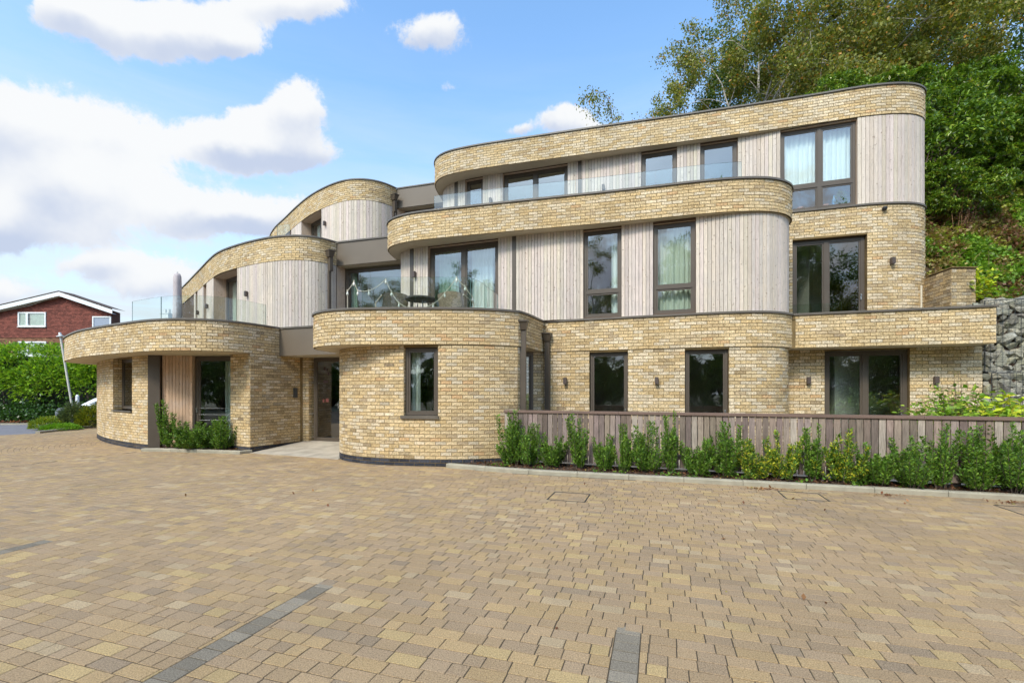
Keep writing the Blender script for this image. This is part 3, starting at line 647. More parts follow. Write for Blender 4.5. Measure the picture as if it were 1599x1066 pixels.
# ------------------------------------------------------------------ windows
def frame_axes(path, s0, s1, inset):
    A = path.at(s0) - path.nor(s0) * inset; B = path.at(s1) - path.nor(s1) * inset
    W = np.linalg.norm(B - A); t = (B - A) / W; n = np.array((t[1], -t[0])); return A, t, n, W
def window(path, s0, s1, z0, z1, inset=.10, mull=(), trans=(), fw=.055, curtains=(), name='window', handle=None, mid=.07, depth=.07, sashes=True, label=None):
    A, t, n, W = frame_axes(path, s0, s1, inset)
    def bx(mb, x0, x1, za, zb, d0, d1, c=(1, 1, 1)): mb.obox(A + t * (x0 + x1) / 2, t, n, x1 - x0, d0, d1, za, zb, c)
    f = MB(); d0, d1 = -depth, 0
    bx(f, 0, fw, z0, z1, d0, d1); bx(f, W - fw, W, z0, z1, d0, d1); bx(f, fw, W - fw, z1 - fw, z1, d0, d1 - .002); bx(f, fw, W - fw, z0, z0 + fw * .8, d0, d1 - .002)
    xs = [fw] + [m * W for m in mull] + [W - fw]
    for m in mull: bx(f, m * W - mid / 2, m * W + mid / 2, z0 + fw * .8, z1 - fw, d0, d1 + .004)
    zs = [z0 + fw * .8] + list(trans) + [z1 - fw]
    for z in trans:
        for a, b in zip([fw] + [m * W + mid / 2 for m in mull], [m * W - mid / 2 for m in mull] + [W - fw]): bx(f, a, b, z - mid / 2, z + mid / 2, d0, d1 + .002)
    fr = part(f, name, 'metal')
    if label: fr['label'] = label
    # each light: a sash with its pane
    for i in range(len(xs) - 1):
        xa = xs[i] + (mid / 2 if i > 0 else 0); xb = xs[i + 1] - (mid / 2 if i < len(xs) - 2 else 0)
        for j in range(len(zs) - 1):
            za = zs[j] + (mid / 2 if j > 0 else 0); zb = zs[j + 1] - (mid / 2 if j < len(zs) - 2 else 0); sw = .038 if sashes else .012
            s = MB(); bx(s, xa, xa + sw, za, zb, -.055, -.014); bx(s, xb - sw, xb, za, zb, -.055, -.014); bx(s, xa + sw, xb - sw, zb - sw, zb, -.055, -.015); bx(s, xa + sw, xb - sw, za, za + sw, -.055, -.015)
            part(s, 'sash', 'metal', fr)
            g = MB(); bx(g, xa + sw - .004, xb - sw + .004, za + sw - .004, zb - sw + .004, -.040, -.030); part(g, 'pane', 'glass', fr)
    for (f0, f1, ca, cb, mat, dd) in curtains:
        n_ = max(8, int((f1 - f0) * W / .018)); vs = []; ph = RN.uniform(0, 9)
        for k in range(n_ + 1):
            x = (f0 + (f1 - f0) * k / n_) * W; y = dd + .028 * math.sin(x * 55 + ph + .8 * math.sin(x * 9)) + .014 * math.sin(x * 23 + 2 * ph)
            for z in (ca, cb):
                q = A + t * x - n * y; vs.append((q[0], q[1], z))
        c = MB(); c.add(vs, [(2 * k, 2 * k + 2, 2 * k + 3, 2 * k + 1) for k in range(n_)]); part(c, 'curtain', mat, fr, smooth=True)
    if handle:
        hx, hz = handle; h = MB(); bx(h, hx * W - .012, hx * W + .012, hz - .07, hz + .07, .0, .018); bx(h, hx * W - .01, hx * W + .01, hz + .03, hz + .05, .018, .05); part(h, 'handle', 'steel', fr)
    return fr
CW, CG, CC = 'curtain_w', 'curtain_g', 'curtain'
h = h_gl[0]; window(p_gl, h[0], h[1], 1.05, 2.49, .20, fw=.05, curtains=[(.05, .95, 1.06, 2.45, CC, .3)])
h = h_gc[0]; window(p_gc, h[0] + .01, h[1] - .01, 1.06, 2.47, .07, fw=.06, curtains=[(.06, .34, 1.08, 2.42, CC, .22)], label='square headed window with one pale curtain beside the entrance')
for h, lab in zip(h_gr[:2], ('left one of two tall ground floor windows above the fence', 'right one of two tall ground floor windows above the fence')):
    window(p_gr, h[0] + .01, h[1] - .01, .08, 2.475, .08, fw=.05, label=lab, handle=(.94, 1.08))
h = h_gr[2]; window(p_gr, h[0] + .01, h[1] - .01, .08, 2.48, .08, mull=(.5,), fw=.08, mid=.09, handle=(.93, 1.0))
h = h_rb[0]; window(p_rb, h[0] + .01, h[1] - .01, L1 - .02, 5.40, .10, mull=(.48,), fw=.08, mid=.09, handle=(.95, 3.9), curtains=[(.0, .06, L1, 5.3, CW, .25)])
h = h_t1[0]; window(p_t1, h[0] + .01, h[1] - .01, L1 - .01, S2 - .035, .10, mull=(.50,), fw=.08, mid=.10, curtains=[(.06, .36, L1, S2 - .1, CG, .25), (.55, .86, L1, S2 - .1, CW, .3)])
h = h_t1[1]; window(p_t1, h[0] + .01, h[1] - .01, L1 + .035, S2 - .045, .06, trans=(3.92,), fw=.055, curtains=[(.72, .98, L1 + .06, S2 - .1, CW, .2)])
h = h_t1[2]; window(p_t1, h[0] + .01, h[1] - .01, L1 + .035, S2 - .065, .06, trans=(3.92,), fw=.055, curtains=[(.04, .97, L1 + .06, S2 - .1, CC, .2)])
h = h_t2[0]; window(p_t2, h[0] + .01, h[1] - .01, L2, S3 - .035, .10, fw=.06)
h = h_t2[1]; window(p_t2, h[0] + .01, h[1] - .01, L2, S3 - .035, .10, mull=(.5,), fw=.08, mid=.10)
h = h_t2[2]; window(p_t2, h[0] + .01, h[1] - .01, L2 + .01, S3 - .055, .07, fw=.07)
h = h_t2[3]; window(p_t2, h[0] + .01, h[1] - .01, L2 + .01, S3 - .055, .07, fw=.07)
h = h_t2[4]; window(p_t2, h[0] + .01, h[1] - .01, L2 + .02, S3 - .035, .07, mull=(.53,), trans=(6.80,), fw=.06, mid=.09, curtains=[(.02, .51, L2 + .66, S3 - .1, CW, .2), (.55, .985, L2 + .66, S3 - .1, CW, .2)])
h = h_t1l[0]; window(t1l, h[0] + .02, h[1] - .02, L1, S2 - .01, .36, mull=(.5,), fw=.07, mid=.09, curtains=[(.05, .28, L1, S2 - .1, CC, .2)])
for h in h_t1l[1:]: window(t1l, h[0] + .02, h[1] - .02, L1, S2 - .01, .36, fw=.06)
h = h_t2l[0]; window(t2l, h[0] + .02, h[1] - .02, L2, S3 - .01, .36, mull=(.5,), fw=.07, mid=.09, curtains=[(.05, .8, L2, S3 - .1, CW, .2)])
window(p_gg, .02, p_gg.L - .02, .10, S1 - .01, 0, fw=.09, curtains=[(.5, .97, .12, S1 - .1, CC, .35)], handle=(.04, 1.05))
window(p_g1, .02, p_g1.L - .02, L1 - .1, S2 - .06, 0, fw=.07, curtains=[(.02, .12, L1, S2 - .1, CG, .2)])
window(p_g2, .02, p_g2.L - .02, L2 - .1, S3 - .06, 0, fw=.07)
dr = window(p_gd, .06, 1.36, .17, S1 - .02, 0, fw=.07, name='entrance_door', handle=(.62, 1.15), label='tall glazed entrance door in a bronze frame')
# notices on the door glass
A_, t_, n_, W_ = frame_axes(p_gd, .06, 1.36, 0)
for (x, z, w, hh, mat) in ((.34, 2.16, .05, .09, 'brownsign'), (.42, 2.14, .04, .06, 'brownsign'), (.46, 2.02, .05, .08, 'brownsign'), (.37, 1.80, .15, .07, 'brownsign'), (.30, 1.25, .06, .09, 'redsign'), (.42, 1.26, .10, .10, 'redsign')):
    s = MB(); s.obox(A_ + t_ * x, t_, n_, w, -.029, -.026, z, z + hh); part(s, 'notice', mat, dr)
# narrow garden door in the recess beside the downpipes
P = Path([[(0.02, 10.95), (0.52, 11.27)]]); window(P, .0, P.L, .06, S1 - .02, 0, fw=.07, name='garden_door')
mb = MB(); surface(mb, Path([[(0.30, 10.30), (0.05, 10.9)]]), 0, S1, ()); part(mb, 'recess_lining', 'metal')
# sills
mb = MB(); A, t, n, W = frame_axes(p_gc, h_gc[0][0], h_gc[0][1], 0); mb.obox(A + t * (W / 2 - .02), t, n, W + .09, -.1, .05, 1.02, 1.052); mb.obox(A + t * (W / 2 - .02), t, n, W + .09, .035, .05, .985, 1.02); part(mb, 'window_sill', 'coping')
mb = MB(); A, t, n, W = frame_axes(p_gl, h_gl[0][0], h_gl[0][1], 0); mb.obox(A + t * W / 2, t, n, W + .04, -.2, .05, .985, 1.02); part(mb, 'window_sill', 'coping')
# threshold flashing under the timber above the first coping (right facade) is the coping itself

# ------------------------------------------------------------------ balustrades
def glass_run(path, s0, s1, z0, z1, inset, pane_len=1.4, gap=.012):
    Q = path.sub(s0, s1).offset(inset); n = max(1, round(Q.L / pane_len)); w = Q.L / n
    for k in range(n):
        a, b = k * w + gap / 2, (k + 1) * w - gap / 2; m = max(2, int((b - a) / .12)); vs = []
        for j in range(m + 1):
            p = Q.at(a + (b - a) * j / m); nn = Q.nor(a + (b - a) * j / m)
            for dd in (.007, -.007):
                for z in (z0, z1): vs.append((p[0] + nn[0] * dd, p[1] + nn[1] * dd, z))
        fs = []
        for j in range(m):
            o0, o1 = j * 4, (j + 1) * 4
            fs += [(o0, o1, o1 + 1, o0 + 1), (o0 + 2, o0 + 3, o1 + 3, o1 + 2)]
        g = MB(); g.add(vs, fs); gp = part(g, 'balustrade_pane', 'balglass')
        e = MB(); ef = []
        for j in range(m):
            o0, o1 = j * 4, (j + 1) * 4; ef.append((o0 + 1, o1 + 1, o1 + 3, o0 + 3))
        ef += [(0, 1, 3, 2), (m * 4, m * 4 + 2, m * 4 + 3, m * 4 + 1)]
        e.add(vs, ef); part(e, 'pane_edge', 'glassedge', gp)
glass_run(p_l1l, p_l1l.s_at(185), p_l1l.s_at(429), L1 - .05, L1 + .60, .30, 1.5)
glass_run(p_l1c, p_l1c.s_at(560), p_l1c.s_at(735), L1 - .05, L1 + .66, .16, 1.5)
Q = Path([[(-.88, 9.78), (-.80, 9.85), (-.74, 9.95), (-.36, 11.5)]]); glass_run(Q, 0, Q.L, L1 - .05, L1 + .66, 0, 2)
glass_run(p_l2c, p_l2c.s_at(672), p_l2c.s_at(1166), L2 - .05, L2 + .44, .24, 1.75)
glass_run(p_l2l, p_l2l.s_at(424), p_l2l.s_at(446), L2 - .05, L2 + .40, .22, 1.2)
Q = Path([[(-9.2, 17.6), (-7.2, 15.2), (-7.0, 14.6)]]); 
glass_run(p_l1c, p_l1c.s_at(1244, p_l1c.s_at(1200)), p_l1c.s_at(1352), L1, L1 + .42, 1.36, 3.0)

# ------------------------------------------------------------------ rainwater goods and wall lights
def pipe_at(path, s, z0, z1, w=.075, d=.10, off=0):
    p = path.at(s); t = path.tan(s); n = path.nor(s); mb = MB(); mb.obox(p, t, n, w, off, off + d, z0, z1); return mb, p, t, n
def hopper(p, t, n, z, off, w=.25, hh=.20):
    mb = MB(); vs = []
    for zz, a, b in ((z - hh, w * .62, .15), (z - .03, w, .21), (z - .03, w * 1.12, .23), (z, w * 1.12, .23)):
        for (x, y) in ((-a / 2, off + b), (a / 2, off + b), (a / 2, off - .0), (-a / 2, off - .0)): vs.append((p[0] + t[0] * x + n[0] * y, p[1] + t[1] * x + n[1] * y, zz))
    fs = [(0, 3, 2, 1), (12, 13, 14, 15)]
    for r in range(3):
        for k in range(4): fs.append((r * 4 + k, r * 4 + (k + 1) % 4, r * 4 + 4 + (k + 1) % 4, r * 4 + 4 + k))
    mb.add(vs, fs); return mb
for P, px, z1, z0, w in ((p_l1c, 818, 3.09, .05, .13), (p_gr, 856.5, 2.98, .05, .12)):
    s = P.s_at(px, 0 if px < 840 else 0); mb, p, t, n = pipe_at(P, s, z0, z1 - .18, w, .10, .02)
    if px < 840: t = np.array((.98, -.17)); n = np.array((-.17, -.98)); mb = MB(); mb.obox(p, t, n, w, .01, .12, z0, z1 - .18)
    pp = part(mb, 'downpipe', 'metal'); part(hopper(p, t, n, z1, .0, .22 if px < 840 else .20), 'hopper', 'metal', pp)
for P, px, za, zb in ((p_l2l, 513, L1 - .1, 5.80), (p_l3l, 613.5, L2 - .1, 8.72)):
    s = P.s_at(px); mb, p, t, n = pipe_at(P, s, za, zb - .6, .07, .08, .03); pp = part(mb, 'downpipe', 'metal')
    mb, *_ = pipe_at(P, s + .02, zb - .62, zb - .18, .10, .12, .03); part(mb, 'pipe_socket', 'metal', pp); part(hopper(p, t, n, zb, .02, .2), 'hopper', 'metal', pp)
for P, px0, px1, z0, z1 in ((p_t1, 641.5, 647, L1, S2), (p_t1, 800.5, 806.5, L1, S2), (p_t2, 711, 716, L2, S3), (p_t2, 903, 909, L2, S3)):
    a, b = P.s_at(px0), P.s_at(px1); mb, *_ = pipe_at(P, (a + b) / 2, z0, z1 - .002, b - a, .012, .014); part(mb, 'downpipe', 'metal')
def wall_light(path, px, z, off=.016, lo=0, hgt=.15):
    s = path.s_at(px, lo); p = path.at(s); t = path.tan(s); n = path.nor(s); mb = MB()
    mb.obox(p, t, n, .07, off, off + .02, z - hgt / 2 + .02, z + hgt / 2 - .02)
    for (w_, e_, g_) in ((.078, .0, .004), (.070, -.004, .0)):
        mb.obox(p, t, n, w_, off + .018 - e_, off + .10 + e_, z - hgt / 2 + g_ * 1.5 - (.004 if g_ == 0 else 0), z + hgt / 2 - g_ * 1.5 + (.004 if g_ == 0 else 0))
    part(mb, 'wall_light', 'lampmetal')
for a in ((p_gr, 884, 1.81), (p_gr, 1026, 1.80), (p_gr, 1262, 1.81, .01, 5.9), (p_gr, 1460, 1.80, .01, 5.9), (p_rb, 1391.5, 4.72), (p_t1, 650, 4.70), (p_t2, 767.5, 7.49), (p_t2, 943, 7.42),
          (t1l, 388, 4.55), (t1l, 326.5, 4.55), (t1l, 312, 4.55), (t2l, 510, 7.70)): wall_light(*a)
# round vent on the right hand brick wall, intercom by the entrance
s = p_rb.s_at(1380); p = p_rb.at(s); n = p_rb.nor(s); mb = MB(); q = p + n * .05
mb.lathe([(.005, -.05), (.04, -.04), (.058, 0), (.04, .04), (.005, .05)], 0, 0, 14); mb.v = [(x + q[0], y + q[1], z + 6.0) for x, y, z in mb.v]; part(mb, 'alarm_dome', 'dark')
s = p_gb.s_at(461); p = p_gb.at(s); t = p_gb.tan(s); n = p_gb.nor(s); mb = MB(); mb.obox(p, t, n, .13, .008, .03, 1.38, 1.66); mb.obox(p + t * .02, t, n, .05, .03, .055, 1.45, 1.62); part(mb, 'intercom', 'intercom')
# low rails across the ground floor opening on the left
mb = MB()
for z in (1.10, .93, .78): mb.tube([(-8.6, 12.62, z), (-7.42, 12.42, z)], .006, 5)
part(mb, 'guard_wires', 'steel')

# ------------------------------------------------------------------ ground
g = MB(); g.add([(-400, -300, -.06), (400, -300, -.06), (400, 600, -.06), (-400, 600, -.06)], [(0, 1, 2, 3)]); g.build('ground', 'ground', kind='structure')
TH = math.radians(17.6); TX = np.array((math.cos(TH), -math.sin(TH))); NX = np.array((-math.sin(TH), -math.cos(TH)))
CEN = np.array((-7.8, 18.0)); D0 = float(CEN @ NX)
KERB = Path([[(-1.35, 9.46), (-.9, 9.25), (.05, 8.80), (2.0, 8.19), (4.0, 7.57), (7.24, 6.56), (12.5, 4.92), (16, 3.8)]])
court = bpy.data.objects.new('courtyard', None); COL.objects.link(court); court['kind'] = 'structure'
bed_pts = [(-24, -3), (18, -3), (18, 3.2), (16, 3.8), (12.5, 4.92), (7.24, 6.56), (.05, 8.80), (-.9, 9.25), (-1.35, 9.5), (-2.0, 9.9), (-4, 10.9), (-4.0, 12.5), (-6.4, 12.4), (-6.6, 11.8), (-9.6, 12.4), (-12.0, 14.2), (-14.0, 16.2), (-14.6, 19), (-15, 24), (-18.3, 24), (-18.25, 20.6), (-18.0, 18.9), (-17.7, 17.4), (-19.2, 15.4), (-24, 14.6)]
b = MB(); poly(b, bed_pts, -.0038); bo = b.build('paving_bed', 'joint', court)
def inside(x, y, P=bed_pts):
    c = False; j = len(P) - 1
    for i in range(len(P)):
        if (P[i][1] > y) != (P[j][1] > y) and x < (P[j][0] - P[i][0]) * (y - P[i][1]) / (P[j][1] - P[i][1]) + P[i][0]: c = not c
        j = i
    return c
PC = [((.335, .232, .135), 42), ((.365, .250, .130), 22), ((.40, .285, .140), 8), ((.315, .222, .138), 22), ((.385, .285, .175), 7), ((.275, .200, .132), 4)]
PC = [((r_ * .97, g_ * .955, b_ * .905), w_) for (r_, g_, b_), w_ in PC]; PCW = np.array([w for _, w in PC], float); PCW /= PCW.sum()
DARK = np.array((.200, .168, .125)); ENDD = -3.14
strips = [(-6.12, -5.965), (-2.62, -2.465), (-.265, -.11)]
covers = []
for cx_, cy_ in ((.85, 6.86), (4.32, 6.90), (6.75, 5.98)):
    q_ = np.array((cx_, cy_)); a_ = float(q_ @ TX); d_ = (round(float(q_ @ NX) / .11 - .5) + .5) * .11; q_ = TX * a_ + NX * d_; covers.append(((float(q_[0]), float(q_[1])), .275))
pav = []   # list of (corner pts, tint)
def to_xy(a, d): p = TX * a + NX * d; return p
def add_paver(fn, a0, a1, d0, d1, tint):
    pts = [fn(a0, d0), fn(a1, d0), fn(a1, d1), fn(a0, d1)]; pav.append((pts, tint))
pitch = .11; LEN = [.112, .158, .218]
def in_cover(x, y):
    for (c, h_) in covers:
        q = np.array((x, y)) - c; 
        if abs(q @ TX) < h_ + .03 and abs(q @ NX) < h_ + .03: return True
    return False
# straight field
ca = float(CEN @ TX)
for k in range(int(-13 / pitch), int(2.2 / pitch)):
    d0 = k * pitch; d1 = d0 + pitch; a = ca + RN.uniform(0, .2) - .25
    if d0 > 2: break
    while a < 20:
        l = LEN[RN.choice(3, p=[.24, .36, .40])]; a1 = a + l; segs = [(a, a1)]
        if d0 >= ENDD - 1e-6:
            for (sa, sb) in strips:
                ns = []
                for (u, v) in segs:
                    if sb <= u or sa >= v: ns.append((u, v)); continue
                    if sa - u > .010: ns.append((u, sa))
                    if v - sb > .010: ns.append((sb, v))
                segs = ns
        for (cc_, h_) in covers:
            ca_, cd_ = float(np.array(cc_) @ TX), float(np.array(cc_) @ NX)
            if abs((d0 + d1) / 2 - cd_) < h_:
                ns = []
                for (u, v) in segs:
                    if ca_ + h_ <= u or ca_ - h_ >= v: ns.append((u, v)); continue
                    if ca_ - h_ - u > .02: ns.append((u, ca_ - h_))
                    if v - ca_ - h_ > .02: ns.append((ca_ + h_, v))
                segs = ns
        for (u, v) in segs:
            m = to_xy((u + v) / 2, (d0 + d1) / 2)
            if not inside(m[0], m[1]) or abs(m[0]) > 1.3 * max(m[1], 0) + 4.5: continue
            if (m - CEN) @ TX < 0: continue
            t = np.array(PC[RN.choice(len(PC), p=PCW)][0]) * RN.uniform(.91, 1.09); add_paver(to_xy, u, v, d0, d1, t)
        a = a1
for (sa, sb) in strips:
    d = ENDD
    while d < 2:
        m = to_xy((sa + sb) / 2, d + .06)
        add_paver(to_xy, sa, sb, d, d + .103, DARK * RN.uniform(.8, 1.3)); d += .103
# curved field round the left wing
for k in range(int(4.0 / pitch), int(13 / pitch)):
    # keep the same course lines: radius = D - D0
    r0 = k * pitch + ((-D0) % pitch) * 0; r1 = r0 + pitch; off = (D0 / pitch - math.floor(D0 / pitch)) * pitch
    r0 -= off; r1 -= off; th = 0
    while th < 2.2:
        l = LEN[RN.choice(3, p=[.24, .36, .40])]; th1 = th + l / r0
        def fn(tt, r): ang = math.atan2(NX[1], NX[0]) - tt; return CEN + r * np.array((math.cos(ang), math.sin(ang)))
        m = fn((th + th1) / 2, (r0 + r1) / 2)
        if inside(m[0], m[1]):
            t = np.array(PC[RN.choice(len(PC), p=PCW)][0]) * RN.uniform(.91, 1.09); add_paver(fn, th, th1, r0, r1, t)
        th = th1
def cover_pavers():
    for (c, h_) in covers:
        c = np.array(c); root = thing('manhole_cover', {0: 'square recessed drain cover filled with pavers left of the middle of the kerb', 1: 'square recessed drain cover filled with pavers near a fallen brown leaf', 2: 'square recessed drain cover at the right edge close to the kerb'}[[tuple(x[0]) for x in covers].index(tuple(c))], 'drain cover', (c[0], c[1], 0))
        f = MB()
        def rect(mb, a0, a1, d0, d1, z0, z1, col=(1, 1, 1)):
            P = [TX * a + NX * d for a, d in ((a0, d0), (a1, d0), (a1, d1), (a0, d1))]
            if (P[1] - P[0])[0] * (P[2] - P[1])[1] - (P[1] - P[0])[1] * (P[2] - P[1])[0] < 0: P = P[::-1]
            mb.add([(p[0], p[1], z) for z in (z0, z1) for p in P], BOXF, col)
        for (a0, a1, d0, d1) in ((-h_, h_, -h_, -h_ + .012), (-h_, h_, h_ - .012, h_), (-h_, -h_ + .012, -h_ + .012, h_ - .012), (h_ - .012, h_, -h_ + .012, h_ - .012)): rect(f, a0, a1, d0, d1, -.04, .003)
        f.build('steel_frame', 'wire', root)
        rows = 5
        for k in range(rows):
            a = -h_ + .015
            while a < h_ - .04:
                l = min(LEN[RN.choice(3)], h_ - .015 - a)
                p = MB(); t = np.array(PC[RN.choice(len(PC), p=PCW)][0]) * RN.uniform(.9, 1.1)
                rect(p, a + .002, a + l - .002, -h_ + .015 + k * .104 + .002, -h_ + .015 + (k + 1) * .104 - .002, -.03, -.001, tuple(t)); p.build('paver', 'paver', root); a += l
cover_pavers()
def emit_pavers():
    big = MB(); scored = []
    for i, (pts, t) in enumerate(pav):
        c = sum(pts) / 4
        vis = -1 if (c[1] < 2.42 or abs(c[0] / c[1]) > 1.11) else np.linalg.norm(pts[1] - pts[0]) / c[1] ** 2
        scored.append((vis, i))
    solo = set(i for v, i in sorted(scored, reverse=True)[:300])
    def shape(mb, P, t, z):
        c = sum(P) / 4; cr = (P[1] - P[0])[0] * (P[2] - P[1])[1] - (P[1] - P[0])[1] * (P[2] - P[1])[0]
        if cr < 0: P = P[::-1]
        def ins(w):
            out = []
            for i in range(4):
                q = P[i]; d1 = P[(i + 1) % 4] - q; d2 = P[(i - 1) % 4] - q; out.append(q + d1 / np.linalg.norm(d1) * w + d2 / np.linalg.norm(d2) * w)
            return out
        e = ins(.0030); f = ins(.0052)
        e = [q + RN.uniform(-.0009, .0009, 2) for q in e]
        tz = RN.uniform(-.0007, .0007, 4)
        vs = [(q[0], q[1], -.03) for q in e] + [(q[0], q[1], z - .0025 + tz[i]) for i, q in enumerate(e)] + [(q[0], q[1], z + tz[i]) for i, q in enumerate(f)]
        fs = [(8, 9, 10, 11)] + [(i, (i + 1) % 4, 4 + (i + 1) % 4, 4 + i) for i in range(4)] + [(4 + i, 4 + (i + 1) % 4, 8 + (i + 1) % 4, 8 + i) for i in range(4)]
        mb.add(vs, fs, tuple(t))
    for i, (pts, t) in enumerate(pav):
        P = [np.array(q, float) for q in pts]; z = RN.uniform(-.0008, .0008)
        if i in solo: m = MB(); shape(m, P, t, z); m.build('paver', 'paver', court)
        else: shape(big, P, t, z)
    big.build('paving_field', 'paver', court, kind='stuff')
emit_pavers()

# road and verge on the left
r = MB(); poly(r, [(-60, 18), (-19.6, 15.6), (-17.9, 17.4), (-18.2, 19.5), (-18.3, 60), (-23, 60), (-22, 24.5), (-26, 22.3), (-60, 22.5)], -.02); r.build('road', 'asphalt', kind='structure')
r = MB(); poly(r, [(-60, 22.5), (-26, 22.3), (-22, 24.5), (-21, 27), (-60, 27)], .02); r.build('verge', 'soil', kind='structure')
def kerbs(path, s0, s1, w, z, name, parent=None, stone=.915):
    n = max(1, round((s1 - s0) / stone)); L_ = (s1 - s0) / n
    for k in range(n):
        Q = path.sub(s0 + k * L_ + .004, s0 + (k + 1) * L_ - .004); mb = MB(); dz = RN.uniform(-.002, .002)
        sweep(mb, Q, [(0, -.05), (0, z - .018 + dz), (-.014, z + dz), (-w, z + dz), (-w, -.05)]); mb.build('kerbstone', 'concrete', parent)
kr = bpy.data.objects.new('kerb', None); COL.objects.link(kr); kr['kind'] = 'structure'
kerbs(KERB, 0, KERB.L, .125, .08, 'kerb', kr)
K2 = Path([[(-9.62, 12.02), (-9.1, 12.04)], [(-9.1, 12.04), (-6.75, 11.50)], [(-6.75, 11.50), (-6.58, 11.75)]]); kerbs(K2, 0, K2.L, .12, .08, 'kerb', kr, .80)
K3 = Path([[(-17.62, 17.3), (-18.0, 18.9), (-18.25, 20.6), (-18.3, 23.8)]]); kerbs(K3, 0, K3.L, .14, .08, 'kerb', kr)
K4 = Path([[(-60, 22.0), (-26, 21.9), (-21.8, 24.2)]]); mb = MB(); sweep(mb, K4, [(0, -.04), (0, .05), (-.2, .05), (-.2, -.04)]); mb.build('kerbstone', 'concrete', kr)
# porch slab with a gentle ramp to the door
ps = MB(); f_ = [(-6.60, 11.70), (-3.98, 10.62)]; bk = [(-5.86, 13.25), (-4.1, 12.85)]
ps.add([(f_[0][0], f_[0][1], .012), (f_[1][0], f_[1][1], .012), (bk[1][0], bk[1][1], .165), (bk[0][0], bk[0][1], .165), (f_[0][0], f_[0][1], -.05), (f_[1][0], f_[1][1], -.05), (bk[1][0], bk[1][1], -.05), (bk[0][0], bk[0][1], -.05)],
       [(0, 1, 2, 3), (0, 4, 5, 1), (1, 5, 6, 2), (3, 2, 6, 7), (0, 3, 7, 4)]); ps.build('porch_slab', 'slab', kind='structure')
# planting beds
FA, FB = np.array((-.16, 9.70)), np.array((12.6, 5.08))
fdir = (FB - FA) / np.linalg.norm(FB - FA); fnor = np.array((fdir[1], -fdir[0]))
def rough_strip(A, B, w, z, name, n=160, m=7, nrm=None):
    d = (B - A) / np.linalg.norm(B - A); nn = nrm if nrm is not None else np.array((d[1], -d[0])); mb = MB(); vs = []
    for i in range(n + 1):
        for j in range(m + 1):
            p = A + (B - A) * i / n + nn * (w * j / m); vs.append((p[0], p[1], z + (RN.uniform(-.02, .03) if 0 < j < m else 0)))
    mb.add(vs, [(i * (m + 1) + j, (i + 1) * (m + 1) + j, (i + 1) * (m + 1) + j + 1, i * (m + 1) + j + 1) for i in range(n) for j in range(m)])
    return mb.build(name, 'soil', kind='structure', smooth=False)
def bed_between():
    mb = MB(); vs = []; n = 220; m = 8
    s0, s1 = 0.35, KERB.L
    for i in range(n + 1):
        k = KERB.at(s0 + (s1 - s0) * i / n) - KERB.nor(s0 + (s1 - s0) * i / n) * .12; f = FA - fdir * .9 + (FB - FA + fdir * 2.5) * i / n + fnor * -.1
        for j in range(m + 1):
            p = k + (f - k) * j / m; vs.append((p[0], p[1], .055 + (RN.uniform(0, .035) if j else 0)))
    mb.add(vs, [(i * (m + 1) + j, i * (m + 1) + j + 1, (i + 1) * (m + 1) + j + 1, (i + 1) * (m + 1) + j) for i in range(n) for j in range(m)]); mb.build('planting_bed', 'soil', kind='structure')
bed_between()
mb = MB(); poly(mb, [(-9.5, 12.1), (-9.1, 12.12), (-6.8, 11.62), (-7.36, 12.16), (-7.42, 12.8), (-8.7, 12.8), (-8.7, 12.5), (-9.4, 12.4)], .055); mb.build('planting_bed', 'soil', kind='structure')
mb = MB(); poly(mb, [(-17.72, 17.4), (-18.1, 18.9), (-18.38, 20.6), (-18.4, 23.5), (-21.5, 23.5), (-20.0, 19.5)], .055); mb.build('planting_bed', 'soil', kind='structure')
mb = MB(); poly(mb, [(.3, 9.9), (12.4, 5.6), (13, 9), (10.3, 10), (6.5, 11.2), (.8, 11.4)], .03); mb.build('terrace_paving', 'slab', kind='structure')

# ------------------------------------------------------------------ fence
fence = thing('timber_fence', 'low weathered timber board fence with brown capping rail behind the row of shrubs', 'fence', (*FA, 0))
FM = Matrix.Translation((-FA[0], -FA[1], 0)); FL = float(np.linalg.norm(FB - FA))
def fpart(mb, name, mat, **kw): me = mb.mesh(name, mat); me.transform(FM); return link(name, me, fence, **kw)
x = .01
while x < FL - .1:
    w = .104 * RN.uniform(.96, 1.04); c = np.array((.235, .180, .150)) * RN.uniform(.62, 1.35) * np.array((1, RN.uniform(.96, 1.04), RN.uniform(.92, 1.08)))
    if RN.rand() < .12: c = np.array((.36, .30, .245)) * RN.uniform(.9, 1.1)
    mb = MB(); p = FA + fdir * (x + w / 2); mb.obox(p, fdir, fnor, w - .014, 0, .022 + RN.uniform(-.003, .003), .145 + RN.uniform(-.006, .006), 1.115, tuple(c)); fpart(mb, 'fence_board', 'fencewood'); x += w
x = 0
while x < FL:
    l = min(2.35, FL - x); mb = MB(); p = FA + fdir * (x + l / 2); mb.obox(p, fdir, fnor, l - .003, -.06, .045, 1.113, 1.168); mb.obox(p, fdir, fnor, l - .003, .045, .05, 1.12, 1.162); fpart(mb, 'capping_rail', 'fencecap'); x += 2.35
for z in (.3, .95):
    mb = MB(); mb.obox(FA + fdir * FL / 2, fdir, fnor, FL, -.045, -.003, z, z + .07, (.2, .15, .12)); fpart(mb, 'fence_rail', 'fencewood')
x = .3
while x < FL:
    mb = MB(); mb.obox(FA + fdir * x, fdir, fnor, .09, -.14, -.046, -.05, 1.11, (.2, .15, .12)); fpart(mb, 'fence_post', 'fencewood'); x += 1.8
mb = MB(); mb.obox(FA + fdir * FL / 2, fdir, fnor, FL, -.04, .012, -.02, .11); fpart(mb, 'gap_shade_strip', 'dark')  # black strip standing in for the shaded gap below the boards

